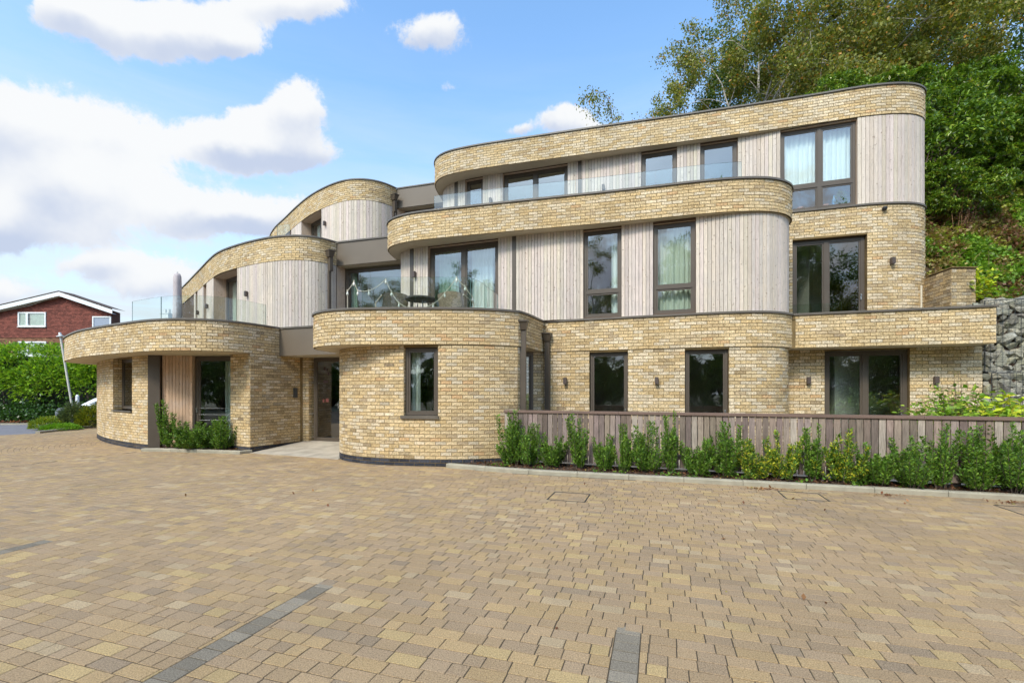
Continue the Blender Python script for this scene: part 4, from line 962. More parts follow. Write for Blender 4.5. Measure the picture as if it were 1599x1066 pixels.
# ------------------------------------------------------------------ plants
GR = [((.075, .160, .018), 5), ((.12, .23, .026), 4), ((.20, .32, .035), 2.4)]
def rosemary(seed, h=.95, spread=.30, nst=26, yellow=False):
    R = np.random.RandomState(seed); P = []; D = []; st = MB()
    for k in range(nst):
        a = R.uniform(0, 6.28); r0 = R.uniform(0, spread * .35); hh = h * (R.uniform(.30, .82) if k > 3 else R.uniform(.9, 1.05)); lean = R.uniform(.1, 1) * spread
        b = np.array((math.cos(a) * r0, math.sin(a) * r0, 0)); tp = b + np.array((math.cos(a) * lean, math.sin(a) * lean, hh)); m = (b + tp) / 2 + np.array((math.cos(a), math.sin(a), 0)) * lean * .25
        pts = [b * (1 - t) ** 2 + 2 * m * t * (1 - t) + tp * t * t for t in np.linspace(0, 1, 7)]
        st.tube([tuple(q) for q in pts], [.006 - .0007 * i for i in range(7)], 4)
        nl = int(150 * hh / h + 60)
        for j in range(nl):
            t = .12 + .88 * (j + R.rand()) / nl; q = b * (1 - t) ** 2 + 2 * m * t * (1 - t) + tp * t * t
            an = R.uniform(0, 6.28); rad = .036 * (1.1 - .5 * t); off = np.array((math.cos(an), math.sin(an), R.uniform(-.3, .6)))
            P.append(q + off * rad * R.uniform(0, 1)); D.append(off + np.array((0, 0, .9)))
    cols = list(GR) + [((.16, .20, .03), .35)]
    if yellow: cols += [((.55, .50, .04), 2.6), ((.38, .44, .04), 2.4)]
    lm = leaves(P, .052, cols, 'needle', 'foliage', up=.3, aspect=.42, dirs=D, seed=seed)
    return lm, st.mesh('stems', 'bark')
ROS = [rosemary(100 + i, *a) for i, a in enumerate([(.95, .30, 26), (.85, .30, 19), (1.0, .22, 18), (.72, .34, 24), (.9, .38, 28)])]
ROSY = [rosemary(150 + i, .85, .32, 30, True) for i in range(2)]
shr = [(800, .98, 1.25, 0, 0, 'bushy upright green shrub at the left end of the fence against the brick wall'), (828, .80, 1.0, 1, 0, 'small shrub second from the left along the fence'),
       (866, .74, 1.0, 3, 0, 'narrow low shrub third from the left along the fence'), (905, .86, 1.05, 2, 0, 'dense upright shrub under the left tall ground floor window'), (944, .74, .85, 3, 0, 'short shrub at the right side of the left tall window'),
       (976, .84, .75, 1, 0, 'thin sparse shrub below the middle wall light'), (1012, .84, 1.1, 4, 0, 'full dark shrub below the middle wall light to its left'), (1048, .92, .8, 2, 0, 'slender shrub with a tall central shoot left of the right tall window'),
       (1090, .74, 1.0, 3, 0, 'rounded shrub under the right tall ground floor window'), (1134, .86, 1.1, 0, 0, 'dense shrub at the right jamb of the right tall window'), (1180, .66, 1.1, 1, 1, 'yellow tipped shrub just right of the middle of the fence, lower than its neighbours'),
       (1226, .78, 1.0, 0, 1, 'shrub with yellow young leaves below the corner of the curved wall'), (1272, .78, .95, 2, 0, 'green shrub under the first wall light right of the curved wall'), (1316, .84, 1.15, 1, 1, 'broad shrub mixed with lime yellow leaves under the sliding door'),
       (1370, .74, 1.05, 3, 0, 'open shrub under the middle of the sliding door'), (1420, .72, 1.05, 4, 0, 'low dense shrub under the right jamb of the sliding door'), (1466, .80, 1.0, 2, 0, 'shrub below the wall light at the far right brick pier'),
       (1525, .86, 1.2, 0, 0, 'large shrub in front of the gabion wall'), (1585, .92, 1.15, 4, 0, 'shrub at the right edge of the photo in front of the fence')]
BEDA, BEDB = np.array((.02, 9.30)), np.array((12.5, 4.98))
bd = (BEDB - BEDA); 
def on_bed(px):
    u = (px - CX) / FP; t = (u * BEDA[1] - BEDA[0]) / (bd[0] - u * bd[1]); return BEDA + bd * t
for i, (px, h, w, v, y, lab) in enumerate(shr):
    p = on_bed(px); lm, sm = (ROSY[i % 2] if y else ROS[v]); root = thing('rosemary_shrub', lab, 'shrub', (p[0], p[1] + RN.uniform(-.04, .04), .06), RN.uniform(0, 6.28), 'shrubs along the fence')
    k = h / .9; root.scale = (w * .90, w * .90, k * 1.08); link('foliage', lm, root); link('stems', sm, root, kind='stuff')
for i, (px, Y, h, w, v, lab) in enumerate([(262, 12.12, 1.12, .95, 2, 'tallest shrub with reddish brown tips beside the brown pilaster'), (286, 12.05, .72, 1.2, 0, 'dense green shrub second from left in the small bed by the entrance'), (306, 11.98, .70, 1.2, 4, 'middle shrub in the small bed below the warm timber boards'),
                                        (327, 11.95, .74, 1.2, 1, 'shrub under the dark ground floor glazing'), (349, 11.90, .82, 1.15, 0, 'shrub at the right end of the small bed against the brick pier')]):
    lm, sm = ROS[v]; root = thing('rosemary_shrub', lab, 'shrub', ((px - CX) / FP * Y, Y, .05), i * 1.3, 'shrubs in the entrance bed'); root.scale = (w, w, h / .9); link('foliage', lm, root); link('stems', sm, root, kind='stuff')
# bark chips, dead leaves and low weeds in the bed
def litter():
    P = []; 
    for i in range(5200):
        t = RN.rand(); s = .35 + (KERB.L - .6) * t; k = KERB.at(s) - KERB.nor(s) * .13; f = FA - fdir * .9 + (FB - FA + fdir * 2.5) * (s / KERB.L); q = k + (f - k) * RN.rand(); P.append((q[0], q[1], .085))
    for i in range(700): q = (RN.uniform(-9.3, -7.0), 0); P.append((q[0], 12.05 - (q[0] + 9.1) * .2 + RN.uniform(0.1, .5), .075))
    me = leaves(P, .045, [((.13, .055, .03), 5), ((.22, .10, .05), 3), ((.05, .03, .02), 4), ((.35, .25, .05), .4)], 'leaf', 'leaf_litter', up=2, aspect=.7, seed=3); link('leaf_litter', me, kind='stuff', label='brown bark chips and dead leaves in the planting beds', category='leaf litter')
    P = []
    for c in range(46):
        s = RN.uniform(.6, KERB.L - 1); q = KERB.at(s) - KERB.nor(s) * RN.uniform(.16, .3)
        for j in range(26): P.append((q[0] + RN.normal() * .06, q[1] + RN.normal() * .04, .08 + abs(RN.normal()) * .03))
    me = leaves(P, .05, [((.10, .20, .02), 3), ((.16, .27, .03), 2), ((.06, .13, .02), 2)], 'leaf', 'weeds', up=1.2, aspect=.7, seed=4); link('weeds', me, kind='stuff', label='low green weeds along the kerb', category='weeds')
    P = []
    for (cx, cy, n, r) in ((.9, 7.6, 10, .5), (4.0, 7.35, 60, .16), (5.6, 6.9, 40, .12), (7.0, 6.45, 70, .2), (3, 6.5, 30, 2.5), (2.2, 3.4, 6, .6), (-2, 6, 14, 4)):
        for j in range(n): P.append((cx + RN.normal() * r, cy + RN.normal() * r * .4, .006))
    P = [p for p in P if KERB is None or p[1] < 8.75 - .31 * p[0]]
    me = leaves(P, .045, [((.20, .07, .03), 4), ((.30, .14, .05), 2), ((.32, .26, .05), .6)], 'leaf', 'fallen_leaves', up=4, aspect=.6, seed=5); link('fallen_leaves', me, kind='stuff', label='dry reddish leaves fallen on the paving near the kerb', category='leaves')
litter()

# ---- trees
def tree_mesh(seed, height, trunk_r, spread, nleaf, leafsize, cols, droop=.3, bark='bark', trunk_frac=.3, depth=4, updir=.55, leafmat='leaf', puff=.22, splits=(4, 3, 3, 3)):
    R = np.random.RandomState(seed); tb = MB(); tips = []
    def branch(p, d, L_, r, lev):
        n = 5; pts = [p]; q = p.copy(); dd = d.copy()
        for i in range(n):
            dd = dd + R.normal(size=3) * .13; dd[2] += (updir * .12 if lev < 2 else -droop * .16 * (lev - 1)); dd /= np.linalg.norm(dd); q = q + dd * L_ / n; pts.append(q.copy())
        tb.tube([tuple(x) for x in pts], [r * (1 - .5 * i / n) for i in range(n + 1)], 8 if lev == 0 else (5 if lev < 3 else 3), cap=False)
        if lev >= depth - 1:
            for i in range(2, n + 1): tips.append((pts[i], dd.copy()))
            return
        k = splits[min(lev, 3)] + R.randint(0, 2)
        for j in range(k):
            t = R.uniform(.35 if lev else trunk_frac, 1.0); i = min(int(t * n), n - 1); b = pts[i] + (pts[i + 1] - pts[i]) * (t * n - i)
            a = R.normal(size=3); a -= dd * (a @ dd); a /= np.linalg.norm(a); nd = dd * R.uniform(.45, .9) + a * R.uniform(.6, 1.0) * spread; nd /= np.linalg.norm(nd)
            branch(b, nd, L_ * R.uniform(.5, .75), r * R.uniform(.38, .55) * (1 - .3 * t), lev + 1)
        branch(pts[-1], dd, L_ * .6, r * .5, lev + 1)
    branch(np.zeros(3), np.array((R.normal() * .04, R.normal() * .04, 1.0)), height * .52, trunk_r, 0)
    T = np.array([t[0] for t in tips]); idx = R.randint(0, len(T), nleaf)
    P = T[idx] + R.normal(size=(nleaf, 3)) * puff * np.array((1, 1, .8)); P[:, 2] -= np.abs(R.normal(size=nleaf)) * puff * droop
    sel = P[:, 2] > .3; P = P[sel]
    lm = leaves(P, leafsize, cols, leafmat, 'crown', up=.2, aspect=.6, droop=droop, seed=seed)
    return lm, tb.mesh('trunk', bark)
BC = [((.18, .195, .028), 5), ((.24, .245, .038), 4), ((.11, .14, .02), 4), ((.33, .24, .035), 1.4), ((.48, .22, .03), .5)]
def plant_tree(m, label, loc, rz, s=1.0, name='birch_tree', group='trees on the bank behind the building'):
    root = thing(name, label, 'tree', loc, rz, group); root.scale = (s, s, s) if isinstance(s, (int, float)) else s
    link('trunk', m[1], root); link('crown', m[0], root); return root
T1 = tree_mesh(21, 15, .17, .75, 66000, .14, BC, .55, 'birchbark', puff=.22, depth=5, splits=(5, 3, 2, 2))
T2 = tree_mesh(22, 16, .18, .70, 66000, .14, BC, .45, 'birchbark', puff=.23, depth=5, splits=(5, 3, 2, 2))
T3 = tree_mesh(23, 11, .10, .70, 17000, .13, BC, .6, 'bark', puff=.20, depth=5, splits=(4, 3, 2, 2))
DKC = [((.09, .16, .022), 5), ((.06, .11, .018), 4), ((.14, .21, .03), 2)]
T4 = tree_mesh(24, 14, .22, .9, 50000, .16, DKC, .3, 'bark', puff=.26, depth=5, splits=(5, 3, 3, 2))
def hill_z(X, Y):
    a = 3.35 + 1.25 * np.clip(Y - 10.9, 0, 3.2) + .62 * np.clip(Y - 14.1, 0, 9) + .15 * np.clip(Y - 23, 0, 40)
    sm = np.clip((X + 16) / 16, 0, 1); sm = sm * sm * (3 - 2 * sm)
    z = a * sm
    return np.where((X < 10.62) & (Y < 24.6), -.3, z)
plant_tree(T1, 'silver birch at the left of the group above the roof, with drooping outer twigs', (12.0, 25, 8.4), .4, .96)
plant_tree(T2, 'tall birch with a pale trunk and some orange leaves right of the roof centre', (16.0, 25.5, 9.0), 2.0, 1.0)
plant_tree(T1, 'dense birch behind the right end of the roof', (20.3, 25, 9.0), 3.4, 1.05)
plant_tree(T3, 'small wispy tree just above the roofline, leftmost of the trees on the bank', (8.9, 27.5, 8.3), 1.1, .92)
plant_tree(T2, 'birch at the top right corner above the evergreen shrubs', (24.5, 24.0, 9.5), 5.1, 1.0)
plant_tree(T4, 'broad green tree behind the birches in the gap left of the shrub bank', (18.2, 30, 9.2), .3, .95, 'broadleaf_tree')
plant_tree(T4, 'broad tree closing the upper right edge behind the shrub bank', (27.5, 28, 10), 4.0, 1.0, 'broadleaf_tree')
# trees across the courtyard, behind the camera: they are what the ground-floor panes mirror
for i, (x, y, s) in enumerate(((-13, -18, .85), (-6, -20, .95), (1, -18, .85), (7.5, -19.5, 1.0), (14, -18, .9), (21, -17, .95), (-21, -17, .9), (-29, -17, 1.0), (-37, -14, 1.0))):
    plant_tree(T4 if i % 2 else T2, 'tree mirrored in the dark ground floor windows', (x, y, 0), i * 1.7, s, 'broadleaf_tree', 'trees across the courtyard seen in the windows')

BACKSHRUBS = [(-18, -15, 1.1), (-12.5, -15.5, 1.2), (-7.5, -15, 1.1), (-3, -15.6, 1.25), (1.8, -15, 1.1), (6.5, -15.5, 1.2), (11, -15, 1.15), (16, -15, 1.2), (21.5, -14.5, 1.2), (-24, -15, 1.2), (-30, -14.5, 1.25), (-36, -13, 1.2)]
# ---- hillside and its cover
def hillside():
    xs = np.concatenate([np.linspace(-30, 9, 24), np.linspace(10.0, 10.6, 2), np.linspace(10.64, 22, 60), np.linspace(23, 90, 30)]); ys = np.concatenate([[10.19], np.linspace(10.2, 24.4, 60), np.linspace(24.65, 40, 24), np.linspace(42, 120, 16)])
    X, Y = np.meshgrid(xs, ys); Z = hill_z(X, Y) + RN.normal(size=X.shape) * .08 * (Y > 11); Z[0] = -.3; n = len(xs)
    V = np.stack([X.ravel(), Y.ravel(), Z.ravel()], 1); F = [(j * n + i, j * n + i + 1, (j + 1) * n + i + 1, (j + 1) * n + i) for j in range(len(ys) - 1) for i in range(n - 1)]
    me = np_mesh('hillside', V, np.array(F), np.ones((len(V), 3)), 'hill'); link('hillside', me, kind='structure')
hillside()
def bank_cover():
    R = np.random.RandomState(77); Ps = []; Cs = []
    pal = {0: [(.17, .31, .03), (.11, .21, .022), (.26, .38, .04)], 1: [(.34, .27, .09), (.24, .15, .06), (.30, .33, .05)], 2: [(.20, .09, .05), (.27, .15, .07), (.14, .18, .03)]}
    for c in range(900):
        x = R.uniform(10.7, 19.5); y = 10.95 + R.rand() * 4.4; z = float(hill_z(np.array(x), np.array(y))); rr = R.uniform(.12, .38); m = int(230 * rr / .25)
        e = R.normal(size=(m, 3)); e[:, 2] = np.abs(e[:, 2]); e /= np.linalg.norm(e, axis=1)[:, None]; q = np.array((x, y, z)) + e * rr * R.uniform(.6, 1.1, (m, 1)) * np.array((1.2, 1, .9))
        f = math.sin(x * 1.9 + 1) * math.cos(y * 2.3 - x) + R.normal() * .35; kind = 0 if f > .05 else (1 if f > -.5 else 2); cc = np.array(pal[kind])[R.randint(0, 3, m)] * R.uniform(.75, 1.2, (m, 1)); Ps.append(q); Cs.append(cc)
    P = np.concatenate(Ps); C = np.concatenate(Cs)
    me = leaves(P, .095, [((1, 1, 1), 1)], 'leaf', 'bramble_cover', up=.9, aspect=.75, droop=.2, seed=31)
    cc4 = np.ones((len(P) * 4, 4), np.float32); cc4[:, :3] = np.repeat(C, 4, 0); me.color_attributes['tint'].data.foreach_set('color', cc4.ravel())
    link('bramble_cover', me, kind='stuff', label='bramble and nettle cover on the steep bank right of the building', category='ground cover')
    mb = MB()
    for i in range(1900):
        x = RN.uniform(10.7, 20); y = RN.uniform(11.0, 15.5); z = float(hill_z(np.array(x), np.array(y))); l = RN.uniform(.3, .9); a = RN.normal(size=3); a[2] = RN.uniform(.0, 1.6); a[1] -= .5; a /= np.linalg.norm(a)
        p = np.array((x, y, z)); mb.tube([tuple(p), tuple(p + a * l * .6), tuple(p + a * l + np.array((0, 0, -.15 * l)))], [.007, .005, .002], 3, cap=False)
    mb.build('dry_stems', 'stem', kind='stuff', label='tangle of dry brown stems on the bank', category='dead stems')
    mb = MB(); P = []
    for i in range(9):      # a dark reddish dead dock-like clump
        x = 12.5 + RN.normal() * .12; y = 12.9; z = float(hill_z(np.array(x), np.array(y))); mb.tube([(x, y, z), (x + RN.normal() * .1, y - .15, z + .6), (x + RN.normal() * .15, y - .2, z + 1.25)], [.012, .009, .004], 4, cap=False)
    for j in range(800): P.append((12.5 + RN.normal() * .16, 12.75 + RN.normal() * .1, 5.95 + RN.uniform(0, 1.15)))
    root = thing('dead_plant', 'dark reddish brown dead plant standing on the bank', 'plant', (12.5, 12.9, 5.8)); o_ = mb.build('stems', 'stem', root, kind='stuff'); o_.matrix_parent_inverse = Matrix.Translation((-12.5, -12.9, -5.8))
    o_ = link('seed_heads', leaves(P, .05, [((.10, .03, .022), 3), ((.06, .02, .016), 2)], 'leaf', 'seed_heads', seed=8), root, kind='stuff'); o_.matrix_parent_inverse = Matrix.Translation((-12.5, -12.9, -5.8))
bank_cover()
RH = [((.115, .20, .018), 5), ((.06, .12, .013), 4), ((.19, .29, .026), 3), ((.32, .38, .035), 1.3)]
def rhodo(seed, rx, ry, rz_, n, size=.15, cols=RH, whorl=9, nc=110):
    """an evergreen shrub: many leafy clumps round a branching frame, with dark gaps between"""
    R = np.random.RandomState(seed); br = MB(); P = []; D = []; per = max(6, n // (nc * whorl))
    for i in range(nc):
        d = R.normal(size=3); d[2] = abs(d[2]) * .9 - .3; d /= np.linalg.norm(d); c = d * R.uniform(.72, 1.0) * np.array((rx, ry, rz_)); cr = R.uniform(.28, .52) * rx / 2.6
        br.tube([(0, 0, -rz_ * .6), tuple(c * .5 + R.normal(size=3) * .1), tuple(c)], [.035, .022, .008], 4, cap=False)
        for k in range(per):
            e = R.normal(size=3) + d * .6 + np.array((0, 0, .35)); e /= np.linalg.norm(e); q = c + e * cr * R.uniform(.75, 1.05) * np.array((1.1, 1.1, .8))
            ax = e + np.array((0, -.1, .7)); ax /= np.linalg.norm(ax)
            for j in range(whorl):
                a = R.normal(size=3); a -= ax * (a @ ax) * .8; a /= np.linalg.norm(a); P.append(q + a * .02); D.append(a + ax * .2)
    return leaves(P, size, cols, 'gloss_leaf', 'foliage', up=.9, aspect=.36, dirs=D, seed=seed), br.mesh('branches', 'bark')
R1 = rhodo(41, 2.6, 2.0, 2.5, 34000); R2 = rhodo(42, 2.3, 1.8, 2.1, 30000, cols=RH + [((.22, .20, .03), 1.0)])
for i, (x, y, z, m, s, lab) in enumerate([(13.1, 15.0, 8.6, 0, .95, 'large dark green evergreen shrub right beside the curved end of the building'), (16.4, 15.4, 8.9, 1, 1.0, 'large evergreen shrub at the right edge of the photo above the bank'), (14.6, 17.6, 11.3, 1, 1.0, 'evergreen shrub higher up between the two big ones on the bank'),
                                       (18.4, 18.2, 11.6, 0, 1.0, 'evergreen shrub at the top right with bright new shoots'), (13.4, 19.3, 12.3, 0, .8, 'evergreen shrub just above the right end of the roof'), (12.6, 13.6, 6.9, 1, .62, 'smaller shadowed shrub low against the brick corner'), (16.8, 14.0, 7.6, 1, .7, 'low evergreen shrub at the right edge above the brambles'), (20.6, 16.5, 9.6, 1, 1.0, 'evergreen shrub beyond the right edge of the big ones')]):
    m_ = (R1, R2)[m]; root = thing('rhododendron_shrub', lab, 'shrub', (x, y, z), i * 1.1, 'evergreen shrubs on the bank'); root.scale = (s, s, s); link('foliage', m_[0], root); link('branches', m_[1], root)
for i, (x, y, s_) in enumerate(BACKSHRUBS):
    m_ = (R1, R2)[i % 2]; root = thing('evergreen_shrub', 'dark shrub mirrored in the ground floor windows', 'shrub', (x, y, 1.6), i * 1.3, 'shrubs across the courtyard seen in the windows'); root.scale = (s_, s_, s_ * 1.15); link('foliage', m_[0], root); link('branches', m_[1], root)
# bright leafy plants at the foot of the bank
def leafy(seed, n, r, h, size, cols, up=1.2):
    R = np.random.RandomState(seed); P = []; D = []; mb = MB()
    for k in range(n):
        a = R.uniform(0, 6.28); q = np.array((math.cos(a), math.sin(a), 0)) * r * R.rand() ** .5; tp = q * 1.25 + np.array((0, 0, h * R.uniform(.62, 1) * (1 - .3 * np.linalg.norm(q) / r)))
        mb.tube([tuple(q * .3), tuple((q * .3 + tp) / 2 + R.normal(size=3) * .02), tuple(tp)], [.006, .004, .002], 3, cap=False)
        for j in range(22): t = R.uniform(.35, 1); P.append(q * .3 + (tp - q * .3) * t + R.normal(size=3) * .05); a2 = R.normal(size=3); a2[2] *= .3; D.append(a2)
    return leaves(P, size, cols, 'leaf', 'foliage', up=up, aspect=.5, dirs=D, seed=seed), mb.mesh('stems', 'bark')
YL = [((.50, .56, .03), 4), ((.30, .44, .035), 3), ((.62, .54, .04), 2), ((.18, .28, .03), 1.5)]; GL = [((.20, .34, .03), 4), ((.30, .42, .04), 3), ((.12, .22, .02), 3), ((.34, .18, .06), .6)]
for x, y, z, n, r, h, sz, cols, lab in [(8.05, 8.45, .05, 130, .60, 1.92, .11, GL, 'leafy green shrub behind the fence in front of the right hand brick pier'), (8.85, 8.0, .05, 200, .85, 1.66, .15, YL, 'bright lime yellow shrub behind the fence at the foot of the gabion wall'), (10.7, 10.9, 3.5, 34, .42, 1.05, .12, YL, 'lime green sapling growing beside the brick retaining wall'), (8.9, 9.2, .05, 26, .35, 2.1, .07, [((.20, .10, .06), 2), ((.14, .17, .03), 2)], 'thin shrub with small reddish leaves beside the gabion wall')]:
    m_ = leafy(int(x * 10), n, r, h, sz, cols); root = thing('leafy_shrub', lab, 'shrub', (x, y, z)); link('foliage', m_[0], root); link('stems', m_[1], root, kind='stuff')
m_ = leafy(77, 12, .22, 1.75, .045, [((.30, .10, .03), 3), ((.20, .06, .03), 2)]); root = thing('small_shrub', 'small bare shrub with sparse orange red leaves beside the second downpipe', 'shrub', (1.15, 10.3, .05)); link('foliage', m_[0], root); link('stems', m_[1], root, kind='stuff')

# ---- retaining wall and gabions
rt = thing('retaining_wall', 'weathered brick retaining wall stepping up beside the right hand terrace', 'wall', (10.05, 10.6, 0))
RM = Matrix.Translation((-10.05, -10.6, 0))
def retaining():
    mb = MB(); mb.add([(x, y, z) for z in (0, 4.36) for x, y in ((10.06, 10.61), (10.595, 10.61), (10.595, 11.4), (10.23, 11.4))], BOXF); mb.add([(10.06, 10.62, 0), (10.06, 10.62, 4.36), (10.42, 12.4, 4.36), (10.42, 12.4, 0)], [(0, 1, 2, 3)])
    me = mb.mesh('mortar_bed', 'mortar'); me.transform(RM); link('mortar_bed', me, rt)
    for P, z0 in ((Path([[(10.05, 10.6), (10.60, 10.6)]]), 3.0), (Path([[(10.40, 12.3), (10.05, 10.6)]]), 3.0)):
        n = int((4.38 - z0) / .075)
        for k in range(n):
            q = -(.1125 if k % 2 else 0)
            while q < P.L:
                a, b = max(q, 0) + .005, min(q + .225, P.L) - .005; q += .225
                if b - a < .03: continue
                m = (a + b) / 2; p = P.at(m); t = P.tan(m); nn = np.array((t[1], -t[0])); c = BR[RN.choice(9, p=pal2)] * RN.uniform(.55, .95)
                bb = MB(); bb.obox(p, t, nn, b - a, -.01, .007, z0 + k * .075 + .005, z0 + k * .075 + .07, tuple(c)); me = bb.mesh('brick', 'brick'); me.transform(RM); link('brick', me, rt)
    mb = MB(); mb.add([(x, y, z) for z in (4.375, 4.40) for x, y in ((10.03, 10.57), (10.62, 10.57), (10.62, 11.4), (10.19, 11.4))], BOXF); me = mb.mesh('wall_top', 'mortar'); me.transform(RM); link('wall_top', me, rt)
    mb = MB(); mb.tube([(10.02, 11.35, 3.2), (10.02, 11.35, 4.15)], .022, 6); o_ = mb.build('timber_stake', 'cord'); o_['label'] = 'thin pale upright stake in front of the weathered retaining wall'; o_['category'] = 'stake'
retaining()
def stone_mesh(seed):
    R = np.random.RandomState(seed); import bmesh
    bm = bmesh.new()
    for k in range(13):
        d = R.normal(size=3); d /= np.linalg.norm(d); d *= R.uniform(.42, .60); bm.verts.new((d[0] * 1.2, d[1], d[2] * .95))
    bmesh.ops.convex_hull(bm, input=bm.verts); bmesh.ops.delete(bm, geom=[v for v in bm.verts if not v.link_faces], context='VERTS')
    me = bpy.data.meshes.new('stone'); bm.to_mesh(me); bm.free(); a = me.color_attributes.new('tint', 'FLOAT_COLOR', 'POINT')
    c = np.array((.30, .285, .235)) * R.uniform(.6, 1.35) * np.array((1, R.uniform(.95, 1.03), R.uniform(.85, 1.05))); cc = np.tile([*c, 1], len(me.vertices)).astype(np.float32); a.data.foreach_set('color', cc); me.materials.append(M['stone']); return me
SM = [stone_mesh(i) for i in range(16)]
cage_i = 0
def gabion(p, w, d, h, rz, label):
    root = thing('gabion_cage', label, 'gabion', p, rz, 'stone filled wire gabions'); nz = int(h / .140); nx = int(w / .165)
    core = MB(); core.box((.05, .10, .0), (w - .05, d, h - .06)); core.build('core', 'soil', root)
    for face in range(2):
        for j in range(nz):
            for i in range((nx if face == 0 else 3)):
                s = RN.uniform(.20, .30)
                if face == 0: loc = ((i + .5 + (j % 2) * .4 - .2) * w / nx + RN.uniform(-.04, .04), .07 + RN.uniform(-.01, .04), (j + .5) * h / nz + RN.uniform(-.035, .035))
                else: loc = (.07, .2 + i * .2, (j + .5) * h / nz)
                o_ = link('stone', SM[RN.randint(16)], root, loc=loc, rot=(RN.uniform(-1, 1), RN.uniform(-1.6, 1.6), RN.uniform(-1, 1))); o_.scale = (s, s * .85, s * RN.uniform(.7, .95))
    for j in range(nz):
        for i in range(nx):
            s = RN.uniform(.2, .28); o_ = link('stone', SM[RN.randint(16)], root, loc=((i + .9) * w / nx, .15, (j + .95) * h / nz - .04), rot=(RN.uniform(-1, 1), RN.uniform(-1.6, 1.6), RN.uniform(-1, 1))); o_.scale = (s, s * .85, s * .85)
    wr = MB(); r = .0042; a = .0
    while a <= w + .001: wr.tube([(a, -.028, 0), (a, -.028, h)], r, 3, cap=False); wr.tube([(a, -.028, h), (a, d, h + .01)], r, 3, cap=False); a += .1
    a = 0
    while a <= h + .001: wr.tube([(0, -.028, a), (w, -.028, a)], r, 3, cap=False); a += .1
    for (x0, z0, x1, z1) in ((0, 0, w, 0), (0, h, w, h), (0, 0, 0, h), (w, 0, w, h)): wr.tube([(x0, -.03, z0), (x1, -.03, z1)], .009, 5)
    wr.build('wire_mesh', 'wire', root)
ga = -TH
def gpos(a, d, z): p = np.array((9.86, 9.72)) + TX * a - NX * d; return (p[0], p[1], z)
gabion(gpos(.10, -.12, 0), 1.15, .9, .62, ga, 'lowest gabion cage behind the yellow shrub'); gabion(gpos(1.27, -.12, 0), 1.2, .9, .62, ga, 'lowest gabion cage at the right edge')
gabion(gpos(.14, .0, .64), .95, .9, 1.30, ga, 'middle gabion cage beside the end of the brick wall'); gabion(gpos(1.11, .0, .64), 1.2, .9, 1.30, ga, 'middle gabion cage cut by the right edge of the photo')
gabion(gpos(.10, .14, 1.97), 1.30, .9, 1.50, ga, 'top gabion cage beside the end of the projecting brick band'); gabion(gpos(1.42, .14, 1.97), 1.2, .9, 1.55, ga, 'top gabion cage at the right edge under the bank')
for k_, z_, h_, lab in ((0, 0, .62, 'lowest gabion cage just past the right edge'), (1, .64, 1.30, 'middle gabion cage just past the right edge'), (2, 1.97, 1.55, 'top gabion cage just past the right edge')): gabion(gpos((2.50, 2.34, 2.65)[k_], (-.12, 0, .14)[k_], z_), 1.2, .9, h_, ga, lab)

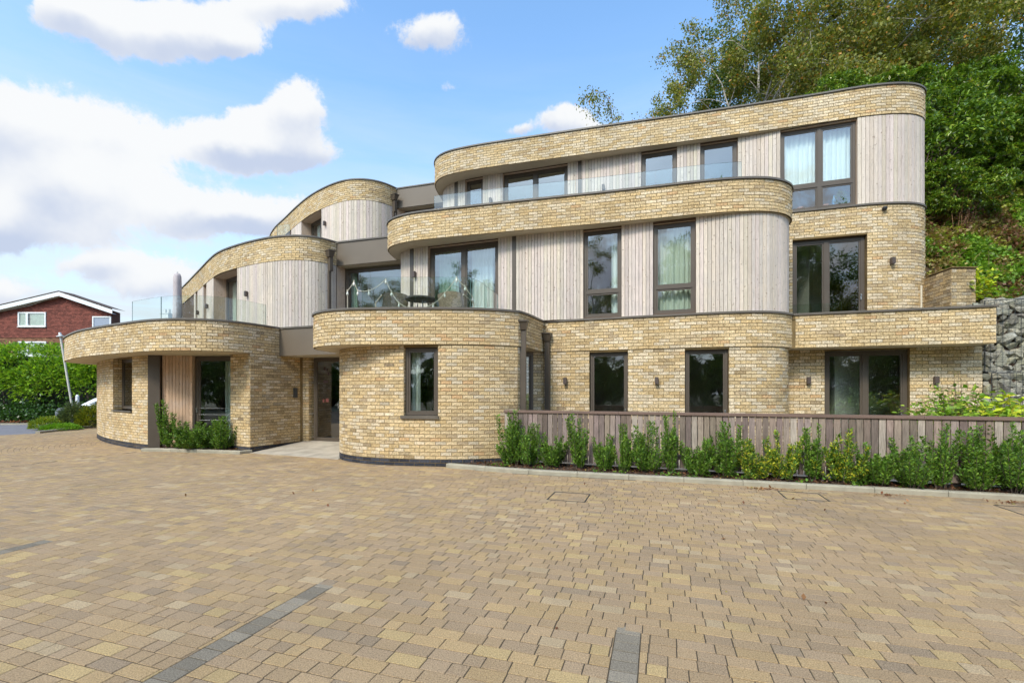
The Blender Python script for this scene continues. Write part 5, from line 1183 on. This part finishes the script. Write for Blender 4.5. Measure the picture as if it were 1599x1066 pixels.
# ------------------------------------------------------------------ left background
LG = [((.26, .42, .03), 5), ((.17, .32, .028), 4), ((.09, .19, .018), 2.5), ((.38, .52, .04), 2.5)]
def hedge():
    R = np.random.RandomState(9); Ps = []; Ds = []
    for c in range(1500):
        x = R.uniform(-46, -14); top = 3.55 + .22 * math.sin(x * .9) + .15 * math.sin(x * 2.3 + 1); lo = 1.35 + .35 * math.sin(x * 1.3); u = R.rand() ** .8
        if R.rand() < .75: q = np.array((x, 24.75 - .3 * math.sin(u * 3.1) - R.rand() * .2, lo + (top - lo) * u))
        else: q = np.array((x, 24.6 + R.rand() * 2, top))
        rr = R.uniform(.16, .42); m = int(rr * 120); e = R.normal(size=(m, 3)) + np.array((0, -.5, .5)); e /= np.linalg.norm(e, axis=1)[:, None]; Ps.append(q + e * rr); Ds.append(e + np.array((0, -.3, .1)))
    P = np.concatenate(Ps); Dh = np.concatenate(Ds)
    root = thing('laurel_hedge', 'tall bright green laurel hedge along the road on the left', 'hedge', (-30, 25, 0)); o_ = link('foliage', leaves(P, .19, LG, 'gloss_leaf', 'foliage', up=.9, aspect=.45, dirs=Dh, seed=51), root); o_.matrix_parent_inverse = Matrix.Translation((30, -25, 0))
    core = MB(); core.box((-46, 25.0, .1), (-14, 26.6, 3.45)); core.c = [(.015, .022, .008)] * len(core.v); o_ = core.build('shade_core', 'gloss_leaf', root); o_.matrix_parent_inverse = Matrix.Translation((30, -25, 0))  # solid box tinted near black: shade between the leaf clumps put into colour
    st = MB(); 
    for i in range(40): x = RN.uniform(-40, -15); st.tube([(x, 24.9, 0), (x + RN.normal() * .2, 24.75, .9), (x + RN.normal() * .3, 24.7, 1.8)], [.05, .04, .03], 5, cap=False)
    o_ = st.build('stems', 'bark', root); o_.matrix_parent_inverse = Matrix.Translation((30, -25, 0))
    n = 24000; X = RN.uniform(-42, -14, n); Y = 23.0 + RN.rand(n) * 1.8; Z = .05 + RN.rand(n) * (.35 + .6 * (Y - 23.0)) + .12 * np.sin(X * 1.7); P = np.stack([X, Y, np.maximum(Z, .03)], 1)
    me = leaves(P, .13, [((.035, .085, .012), 4), ((.06, .13, .018), 3), ((.02, .05, .01), 3)], 'gloss_leaf', 'ivy_cover', up=.8, aspect=.7, seed=52); link('ivy_cover', me, kind='stuff', label='dark ivy growing under the hedge', category='ivy')
    n = 1600; X = RN.uniform(-36, -23, n); P = np.stack([X, 22.15 + RN.rand(n) * .6 + np.clip((X + 26) * .5, 0, 3), np.full(n, .06)], 1)
    me = leaves(P, .10, [((.22, .08, .04), 3), ((.30, .14, .07), 2)], 'leaf', 'fallen_leaves', up=3, aspect=.7, seed=53); link('fallen_leaves', me, kind='stuff', label='brown leaves fallen on the verge below the hedge', category='leaves')
hedge()
def bush(x, y, z, r, h, n, size, cols, label, name='round_bush', seed=0):
    R = np.random.RandomState(seed); d = R.normal(size=(n, 3)); d[:, 2] = np.abs(d[:, 2]); d /= np.linalg.norm(d, axis=1)[:, None]; rr = (1 - .35 * R.rand(n) ** 1.5 + .12 * np.sin(d[:, 0] * 7) * np.cos(d[:, 1] * 6 + d[:, 2] * 5))[:, None]
    P = d * rr * np.array((r, r, h)); root = thing(name, label, 'bush', (x, y, z)); link('foliage', leaves(P, size, cols, 'leaf', 'foliage', up=.4, aspect=.35, dirs=d + np.array((0, 0, .5)), seed=seed), root)
    mb = MB(); 
    for k in range(10): q = P[R.randint(n)]; mb.tube([(0, 0, 0), tuple(q * .5), tuple(q * .9)], [.02, .012, .004], 4, cap=False)
    mb.build('stems', 'bark', root, kind='stuff')
bush(-18.95, 20.0, .05, .46, .98, 4200, .11, [((.12, .15, .07), 4), ((.08, .11, .05), 3), ((.18, .20, .10), 1)], 'rounded grey green bush beside the leaning pole', seed=1)
bush(-18.3 + .05, 20.1, .05, .55, .86, 4600, .10, [((.20, .22, .02), 4), ((.30, .27, .025), 2), ((.10, .14, .02), 3)], 'yellow green bush against the curved brick wall', seed=2)
bush(-19.35, 19.3, .03, .55, .45, 2600, .08, [((.28, .30, .02), 3), ((.16, .25, .03), 3)], 'low lime coloured plant at the corner of the kerb', seed=3)
bush(-18.25, 18.75, .03, .62, .22, 3400, .07, [((.14, .30, .02), 3), ((.22, .36, .03), 2)], 'mat of bright green ground plants behind the curved kerb', 'ground_plant', seed=4)
# leaning pole, bollard
root = thing('lamp_post', 'thin pale grey post with a flat cap leaning to the left', 'post', (-19.25, 20.45, 0)); root.rotation_euler = (0, math.radians(-9.5), 0)
mb = MB(); mb.lathe([(.055, 0), (.055, .3), (.042, .32), (.040, 4.05)], 0, 0, 12); mb.build('pole', 'polepaint', root)
mb = MB(); mb.lathe([(.045, 4.02), (.13, 4.04), (.13, 4.07), (.05, 4.10), (.045, 4.22), (.0, 4.23)], 0, 0, 16); mb.build('cap', 'white', root)
root = thing('bollard', 'small dark bollard with a white band in front of the hedge', 'bollard', (-20.9, 22.3, 0)); mb = MB(); mb.lathe([(.07, 0), (.07, .75)], 0, 0, 12); mb.build('shaft', 'dark', root); mb = MB(); mb.lathe([(.072, .75), (.072, 1.35), (.03, 1.42)], 0, 0, 12); mb.build('white_band', 'white', root)
# car parked beyond the bushes
def car():
    root = thing('parked_car', 'silver hatchback parked behind the bushes, only its roof showing', 'car', (-18.75, 21.9, -.06), math.radians(6)); root.scale = (.93, .93, .93)
    prof = [(-2.05, .45), (-2.1, .75), (-1.95, .95), (-1.05, 1.05), (-.45, 1.42), (.25, 1.52), (1.05, 1.47), (1.75, 1.10), (2.0, .95), (2.05, .5)]
    def skin(pr, w0, w1, zsplit):
        vs = []; n = len(pr)
        for sgn in (-1, 1):
            for (x, z) in pr: w = w0 if z < zsplit else w0 + (w1 - w0) * (z - zsplit) / .55; vs.append((x, sgn * w, z))
        return vs, [(i, i + 1, n + i + 1, n + i) for i in range(n - 1)] + [tuple(range(n)), tuple(range(2 * n - 1, n - 1, -1))]
    vs, fs = skin(prof, .86, .62, 1.0); mb = MB(); mb.add(vs, fs); mb.build('body', 'carpaint', root, smooth=False)
    for s in (-1, 1):
        for (x0, x1) in ((-.85, -.1), (-.02, .8), (.88, 1.4)):
            g = MB()
            def zt(x): return 1.42 - .12 * abs(x - .2) - max(0, (-x - .3)) * .3 - max(0, x - 1.0) * .35
            g.add([(x0, s * .845, 1.03), (x1, s * .845, 1.03), (x1, s * .70, zt(x1)), (x0, s * .70, zt(x0))], [(0, 1, 2, 3)]); g.build('side_window', 'carglass', root)
    g = MB(); g.add([(-1.02, -.72, 1.07), (-1.02, .72, 1.07), (-.47, .6, 1.40), (-.47, -.6, 1.40)], [(0, 1, 2, 3)]); g.v = [(x - .012, y, z + .012) for x, y, z in g.v]; g.build('windscreen', 'carglass', root)
    for x in (-1.3, 1.3):
        for s in (-1, 1):
            w = MB(); w.tube([(x, s * .70, .32), (x, s * .88, .32)], .32, 18); wo = w.build('wheel', 'tyre', root); w = MB(); w.tube([(x, s * .88, .32), (x, s * .892, .32)], .19, 12); w.build('rim', 'steel', wo)
    for s in (-1, 1): w = MB(); w.box((-2.1, s * .6 - .15, .68), (-2.03, s * .6 + .15, .84)); w.build('headlight', 'bulb', root)
car()

# brick house with a low gable beyond the hedge
def far_house():
    Y0 = 40.0; S = FP / Y0
    def pz(px, py): return ((px - CX) / S, CAMZ + (612 - py) / S)
    root = thing('brick_house', 'red tile hung house with a low gable roof and white windows behind the hedge', 'house', (-38.5, Y0, 0)); T = Matrix.Translation((38.5, -Y0, 0))
    def pp(mb, name, mat, parent=None, **kw): me = mb.mesh(name, mat); me.transform(T); return link(name, me, parent or root, **kw)
    xl, xr = pz(-60, 0)[0], pz(176, 0)[0]; ax, az = pz(100.5, 461); ez = pz(0, 494)[1]; zl = az - (ax - xl) * .235; zr = az - (xr - ax) * .335
    zb = pz(0, 527)[1]
    wm = MB(); wm.add([(xl, Y0, 0), (xr, Y0, 0), (xr, Y0, zr), (ax, Y0, az), (xl, Y0, zl), (xl, Y0 + .8, 0), (xr, Y0 + .8, 0), (xr, Y0 + .8, zr), (ax, Y0 + .8, az), (xl, Y0 + .8, zl)], [(0, 1, 2, 3, 4), (9, 8, 7, 6, 5), (1, 6, 7, 2), (0, 4, 9, 5)]); wm.c = [(.13, .065, .045)] * 10; pp(wm, 'wall', 'tile')
    # hung tiles: overlapping courses, each tile its own piece of geometry
    tm = MB(); z = zb; k = 0
    wins = [(30, 73.5, 487.5, 510), (146, 175, 494, 515)]
    while z < az - .05:
        lo = xl if z < zl else ax - (az - z) / .235; hi = xr if z < zr else ax + (az - z) / .335; lo = max(lo, xl); hi = min(hi, xr); x = lo - (k % 2) * .1
        while x < hi:
            a, b = max(x, lo), min(x + .24, hi); x += .24
            zc, xc = z + .06, (a + b) / 2
            if b - a > .03 and not any(pz(w[0], 0)[0] < xc < pz(w[1], 0)[0] and pz(0, w[3])[1] < zc < pz(0, w[2])[1] for w in wins):
                c = np.array((.185, .055, .038)) * RN.uniform(.7, 1.3); tm.add([(a + .004, Y0 - .055, z), (b - .004, Y0 - .055, z), (b - .004, Y0 - .02, z + .14), (a + .004, Y0 - .02, z + .14), (a + .004, Y0, z), (b - .004, Y0, z)], [(0, 1, 2, 3), (0, 4, 5, 1)], tuple(c))
        z += .115; k += 1
    pp(tm, 'hung_tiles', 'tile', kind='stuff')
    bm_ = MB(); z = 2.2; k = 0
    while z < zb - .04:
        x = xl - (k % 2) * .11
        while x < xr:
            a, b = max(x, xl), min(x + .225, xr); x += .225
            if b - a > .04 and not (pz(30, 0)[0] < (a + b) / 2 < pz(73.5, 0)[0] and z > pz(0, 548)[1] and z < pz(0, 534)[1]): bm_.add([(a + .006, Y0 - .012, z), (b - .006, Y0 - .012, z), (b - .006, Y0 - .012, z + .062), (a + .006, Y0 - .012, z + .062)], [(0, 1, 2, 3)], tuple(np.array((.26, .13, .07)) * RN.uniform(.5, 1.4)))
        z += .075; k += 1
    pp(bm_, 'brickwork', 'tile', kind='stuff')
    ro = MB(); ov = .5
    ro.add([(ax, Y0 - ov, az + .30), (xl - 1, Y0 - ov, az + .30 - (ax - xl + 1) * .235), (xl - 1, Y0 + .9, az + .30 - (ax - xl + 1) * .235), (ax, Y0 + .9, az + .30), (xr + .42, Y0 - ov, az + .30 - (xr + .42 - ax) * .335), (xr + .42, Y0 + .9, az + .30 - (xr + .42 - ax) * .335),
            (ax, Y0 - ov, az + .22), (xl - 1, Y0 - ov, az + .22 - (ax - xl + 1) * .235), (xr + .42, Y0 - ov, az + .22 - (xr + .42 - ax) * .335)], [(0, 1, 2, 3), (0, 3, 5, 4), (0, 6, 7, 1), (0, 4, 8, 6)]); pp(ro, 'roof', 'rooftile')
    ba = MB(); bh = .36
    for (x1, sl) in ((xl - 1, .235), (xr + .40, .335)):
        z1 = az + .22 - abs(x1 - ax) * sl; z0 = az + .22
        ba.add([(ax, Y0 - ov + .02, z0), (x1, Y0 - ov + .02, z1), (x1, Y0 - ov + .02, z1 - bh), (ax, Y0 - ov + .02, z0 - bh), (ax, Y0 - .02, z0 - bh + .02), (x1, Y0 - .02, z1 - bh + .02)], [(0, 1, 2, 3), (3, 2, 5, 4)])
    pp(ba, 'bargeboard', 'white')
    for (x0, x1, y0, y1, m, cur) in ((30, 73.5, 487.5, 510, 44, True), (30, 74, 533, 556, 44, True), (146, 175, 494, 520, None, False)):
        X0, Z1 = pz(x0, y0); X1, Z0 = pz(x1, y1); f = MB(); w = .11; f.box((X0, Y0 - .1, Z0), (X0 + w, Y0, Z1)); f.box((X1 - w, Y0 - .1, Z0), (X1, Y0, Z1)); f.box((X0 + w, Y0 - .1, Z1 - w), (X1 - w, Y0, Z1)); f.box((X0 + w, Y0 - .1, Z0), (X1 - w, Y0, Z0 + w))
        if m: mx_ = pz(m, 0)[0]; f.box((mx_ - .09, Y0 - .1, Z0 + w), (mx_ + .09, Y0, Z1 - w))
        fo = pp(f, 'window', 'white'); s_ = MB(); s_.box((X0 - .03, Y0 - .15, Z0 - .07), (X1 + .03, Y0, Z0)); pp(s_, 'sill', 'chimney', fo)
        g = MB(); g.box((X0 + w, Y0 - .05, Z0 + w), (X1 - w, Y0 - .045, Z1 - w)); pp(g, 'pane', 'glass' if cur else 'carglass_pale', fo)
        if cur:
            n = 60; vs = []; xa, xb = X0 + w, X1 - w
            for k in range(n + 1):
                x = xa + (xb - xa) * k / n; y = Y0 - .03 + .01 * math.sin(k * 1.9); 
                for z in (Z0 + w, Z1 - w): vs.append((x, y, z))
            c = MB(); c.add(vs, [(2 * k, 2 * k + 2, 2 * k + 3, 2 * k + 1) for k in range(n) if not (14 <= k <= 24)]); pp(c, 'curtain', 'curtain', fo)
    cb = MB(); cb.tube([(pz(-10, 0)[0], Y0 - .2, pz(0, 490)[1]), (pz(50, 0)[0], Y0 - .2, pz(0, 478)[1]), (pz(95, 0)[0], Y0 - .2, pz(0, 463)[1])], .02, 4); pp(cb, 'cable', 'chimney')
M['carglass_pale'] = simple('painted_reflection_glass', (.30, .34, .42), .1, spec=.6)  # pale sky reflection put into the pane's base colour
far_house()
def second_house():
    Y0 = 52.0; S = FP / Y0
    def pz(px, py): return ((px - CX) / S, CAMZ + (612 - py) / S)
    root = thing('pale_house', 'distant pale roofed house with a chimney seen through the balcony glass', 'house', (-42, Y0, 0)); T = Matrix.Translation((42, -Y0, 0))
    def pp(mb, name, mat, parent=None): me = mb.mesh(name, mat); me.transform(T); return link(name, me, parent or root)
    x0, x1 = pz(196, 0)[0], pz(262, 0)[0]; zr = pz(0, 492)[1]; ze = pz(0, 508)[1]
    w = MB(); w.box((x0 - 2, Y0, 0), (x1 + 2, Y0 + 8, ze)); pp(w, 'wall', 'chimney')
    r = MB(); r.add([(x0 - 2.3, Y0 - .4, ze - .1), (x1 + 2.3, Y0 - .4, ze - .1), (x1 - .5, Y0 + 4, zr), (x0 + .5, Y0 + 4, zr), (x0 - 2.3, Y0 + 8.4, ze - .1), (x1 + 2.3, Y0 + 8.4, ze - .1)], [(0, 1, 2, 3), (3, 2, 5, 4), (0, 3, 4), (1, 5, 2)]); ro = pp(r, 'roof', 'pale_roof')
    c = MB(); cx = pz(221, 0)[0]; c.box((cx - .5, Y0 + 3.4, zr - .6), (cx + .5, Y0 + 4.4, zr + .75)); c.box((cx - .55, Y0 + 3.35, zr + .75), (cx + .55, Y0 + 4.45, zr + .85)); c.lathe([(.16, zr + .85), (.14, zr + 1.35)], cx - .2, Y0 + 3.9, 10); c.lathe([(.16, zr + .85), (.14, zr + 1.35)], cx + .25, Y0 + 3.9, 10); pp(c, 'chimney', 'chimney', ro)
second_house()
plant_tree(T4, 'round green tree behind the left terrace at the corner of the brick house', (-29.5, 36, -3.5), 1.0, .62, 'broadleaf_tree', 'trees behind the left wing')
bush(-13.4, 18.6, L1 - .14, .5, 1.15, 2600, .10, LG, 'leafy potted shrub on the left terrace behind the glass', 'terrace_shrub', seed=9)
bush(-13.9, 16.6, L1 - .14, .55, .42, 2200, .09, [((.28, .24, .03), 3), ((.16, .22, .03), 3), ((.30, .16, .04), 1)], 'yellowish plant peeping over the coping at the far left of the terrace', 'terrace_shrub', seed=10)
bush(-7.45, 14.45, L2 - .14, .12, .30, 240, .08, LG, 'small green plant on the upper left terrace', 'terrace_plant', seed=12)

# ------------------------------------------------------------------ terrace things
root = thing('closed_parasol', 'closed pinkish grey parasol standing on the left terrace', 'parasol', (-10.75, 14.9, L1 - .14)); root.scale = (.92, .92, 1.15)
mb = MB(); mb.lathe([(.25, 0), (.25, .05), (.05, .07), (.025, .1), (.025, .35)], 0, 0, 14); mb.build('base', 'dark', root)
mb = MB(); mb.tube([(0, 0, .3), (0, 0, 1.95)], .02, 8); mb.build('pole', 'steel', root)
R = np.random.RandomState(5); vs = []; seg = 18; pr = [(.06, .48), (.135, .54), (.125, .9), (.115, 1.3), (.11, 1.65), (.105, 1.82), (.07, 1.90), (.02, 1.92)]
for r_, z in pr:
    for k in range(seg): rr = r_ * (1 + .16 * (k % 2) + R.uniform(-.05, .05)); vs.append((rr * math.cos(6.2832 * k / seg), rr * math.sin(6.2832 * k / seg), z))
mb = MB(); mb.add(vs, [(i * seg + k, i * seg + (k + 1) % seg, (i + 1) * seg + (k + 1) % seg, (i + 1) * seg + k) for i in range(len(pr) - 1) for k in range(seg)] + [tuple(range(seg - 1, -1, -1)), tuple((len(pr) - 1) * seg + k for k in range(seg))]); mb.build('canopy', 'canvas', root, smooth=True)
FT = L1 - .12
root = thing('bistro_table', 'round dark woven table on the middle balcony', 'table', (-2.05, 10.35, FT))
mb = MB(); mb.lathe([(.0, .405), (.31, .41), (.335, .43), (.335, .455), (.32, .47), (.0, .47)], 0, 0, 28); mb.build('table_top', 'rattan', root)
for k in range(4): a = k * 1.571 + .5; mb = MB(); mb.tube([(.22 * math.cos(a), .22 * math.sin(a), 0), (.18 * math.cos(a), .18 * math.sin(a), .37)], .014, 6); mb.build('leg', 'dark', root)
def wicker_chair(label, loc, rz):
    root = thing('wicker_chair', label, 'chair', loc, rz, 'wicker balcony chairs')
    s = MB(); s.box((-.28, -.28, .20), (.28, .28, .26)); s.build('seat', 'rattan_l', root)
    vs = [(x, .26 + .10 * t, .24 + .34 * t - .06 * (abs(x) / .28) ** 2 * t) for t in (0, .5, 1) for x in np.linspace(-.28, .28, 7)]; vs2 = [(x, y + .03, z) for x, y, z in vs]; b_ = MB(); fs = [(j * 7 + i, j * 7 + i + 1, j * 7 + 8 + i, j * 7 + 7 + i) for j in range(2) for i in range(6)]; b_.add(vs, fs); b_.add(vs2, fs); b_.add([vs[14 + i] for i in range(7)] + [vs2[14 + i] for i in range(7)], [(i, i + 1, 8 + i, 7 + i) for i in range(6)]); b_.build('backrest', 'rattan_l', root)
    for sx in (-1, 1):
        a_ = MB(); a_.tube([(sx * .29, -.28, .24), (sx * .30, -.26, .42), (sx * .30, .28, .50)], .016, 6); a_.build('armrest', 'cord', root)
        for sy in (-1, 1): l_ = MB(); l_.tube([(sx * .25, sy * .25, 0), (sx * .25, sy * .25, .22)], .014, 6); l_.build('leg', 'cord', root)
wicker_chair('pale wicker chair with a slanting back right of the woven table', (-1.25, 10.5, FT), math.radians(160))
wicker_chair('pale wicker chair half hidden behind the coping left of the woven table', (-2.75, 10.6, FT), math.radians(-150))
def festoon(label, pts, loc):
    root = thing('string_lights', label, 'string lights', loc); P = [Vector(p) for p in pts]; mb = MB()
    for a, b in zip(P[:-1], P[1:]):
        L_ = (b - a).length; seg = [tuple(a + (b - a) * t + Vector((0, 0, -.10 * L_ * math.sin(t * math.pi) * (.35 if abs((b - a).z) > .3 else .8)))) for t in np.linspace(0, 1, 7)]; mb.tube(seg, .0075, 5, cap=False)
    mb.build('cord', 'cord', root)
    for i, p in enumerate(P[1:-1]):
        s = MB(); q = p; s.lathe([(.010, -.01), (.012, -.03), (.022, -.055), (.025, -.075), (.016, -.10), (.003, -.108)], q.x, q.y, 12); s.v = [(x, y, z + q.z) for x, y, z in s.v]; s.build('bulb', 'bulb', root, smooth=True)
        s = MB(); s.lathe([(.013, -.02), (.013, .02)], q.x, q.y, 8); s.v = [(x, y, z + q.z) for x, y, z in s.v]; s.build('lamp_holder', 'cord', root)
festoon('cord of clear bulbs zigzagging along the middle balcony glass, left part', [(-.80, 0, -.02), (-.80, 0, .42), (-.66, 0, .62), (-.58, 0, .42), (-.34, 0, .42), (.02, 0, .66), (.14, 0, .40), (.30, 0, .16), (.62, 0, .02)], (-2.72, 9.92, L1))
festoon('cord of clear bulbs draped over the balcony glass in front of the sliding door', [(-.95, 0, .02), (-.50, 0, .12), (-.25, 0, .36), (0, 0, .68), (.18, 0, .50), (.34, 0, .28), (.36, 0, .05)], (-1.18, 9.86, L1))
# ornaments on the upper balcony and window ledge
u = (1106 - CX) / FP; Y = 10.45; root = thing('flower_pot', 'round white and black patterned pot on the upper balcony', 'pot', (u * Y, Y, L2)); mb = MB(); mb.lathe([(.05, 0), (.09, .03), (.10, .09), (.075, .15), (.06, .16)], 0, 0, 16); mb.build('pot_body', 'ceramic', root, smooth=True)
u = (1119 - CX) / FP; root = thing('terracotta_pot', 'low terracotta pot next to the patterned pot on the upper balcony', 'pot', (u * Y, Y, L2)); mb = MB(); mb.lathe([(.07, 0), (.10, .05), (.11, .10), (.115, .12)], 0, 0, 16); mb.build('pot_body', 'terracotta', root, smooth=True)
for px, Yq, r_, h_, lab in ((1080, 10.7, .10, .16, 'small potted plant behind the glass left of the patterned pot'), (1098, 11.2, .24, .40, 'dark leafy potted plant behind the patterned pot'), (1127, 11.0, .28, .48, 'dark leafy potted plant behind the terracotta pot'), (1143, 10.5, .16, .18, 'low plant at the right end of the balcony glass'), (1046, 10.9, .09, .16, 'small spiky plant by the left square window of the top floor')):
    bush((px - CX) / FP * Yq, Yq, L2 - .1, r_, h_, 420, .09, DKC, lab, 'potted_plant', seed=px)
w5 = h_t2[4]; A, t, n, W = frame_axes(p_t2, w5[0], w5[1], .07)
def ledge(f, d=.17): p = A + t * (f * W) - n * d; return (p[0], p[1], L2 + .075)
root = thing('blue_bottle', 'bright blue bottle behind the lower right pane of the large top window', 'bottle', ledge(.75)); mb = MB(); mb.lathe([(.04, 0), (.045, .02), (.045, .20), (.02, .26), (.02, .30)], 0, 0, 12); mb.build('bottle_body', 'bluebottle', root, smooth=True)
for f_, mat, lab in ((.30, 'terracotta', 'orange pot behind the lower left pane of the large top window'), (.64, 'terracotta', 'small pot left of the blue bottle'), ):
    root = thing('small_pot', lab, 'pot', ledge(f_)); mb = MB(); mb.lathe([(.05, 0), (.07, .08), (.075, .1)], 0, 0, 12); mb.build('pot_body', mat, root, smooth=True)
p = ledge(.83); bush(p[0], p[1], p[2], .12, .36, 300, .09, DKC, 'dark house plant right of the blue bottle', 'house_plant', seed=61)
print('boards', NB, 'bricks', len(BRICKS), 'pavers', len(pav))
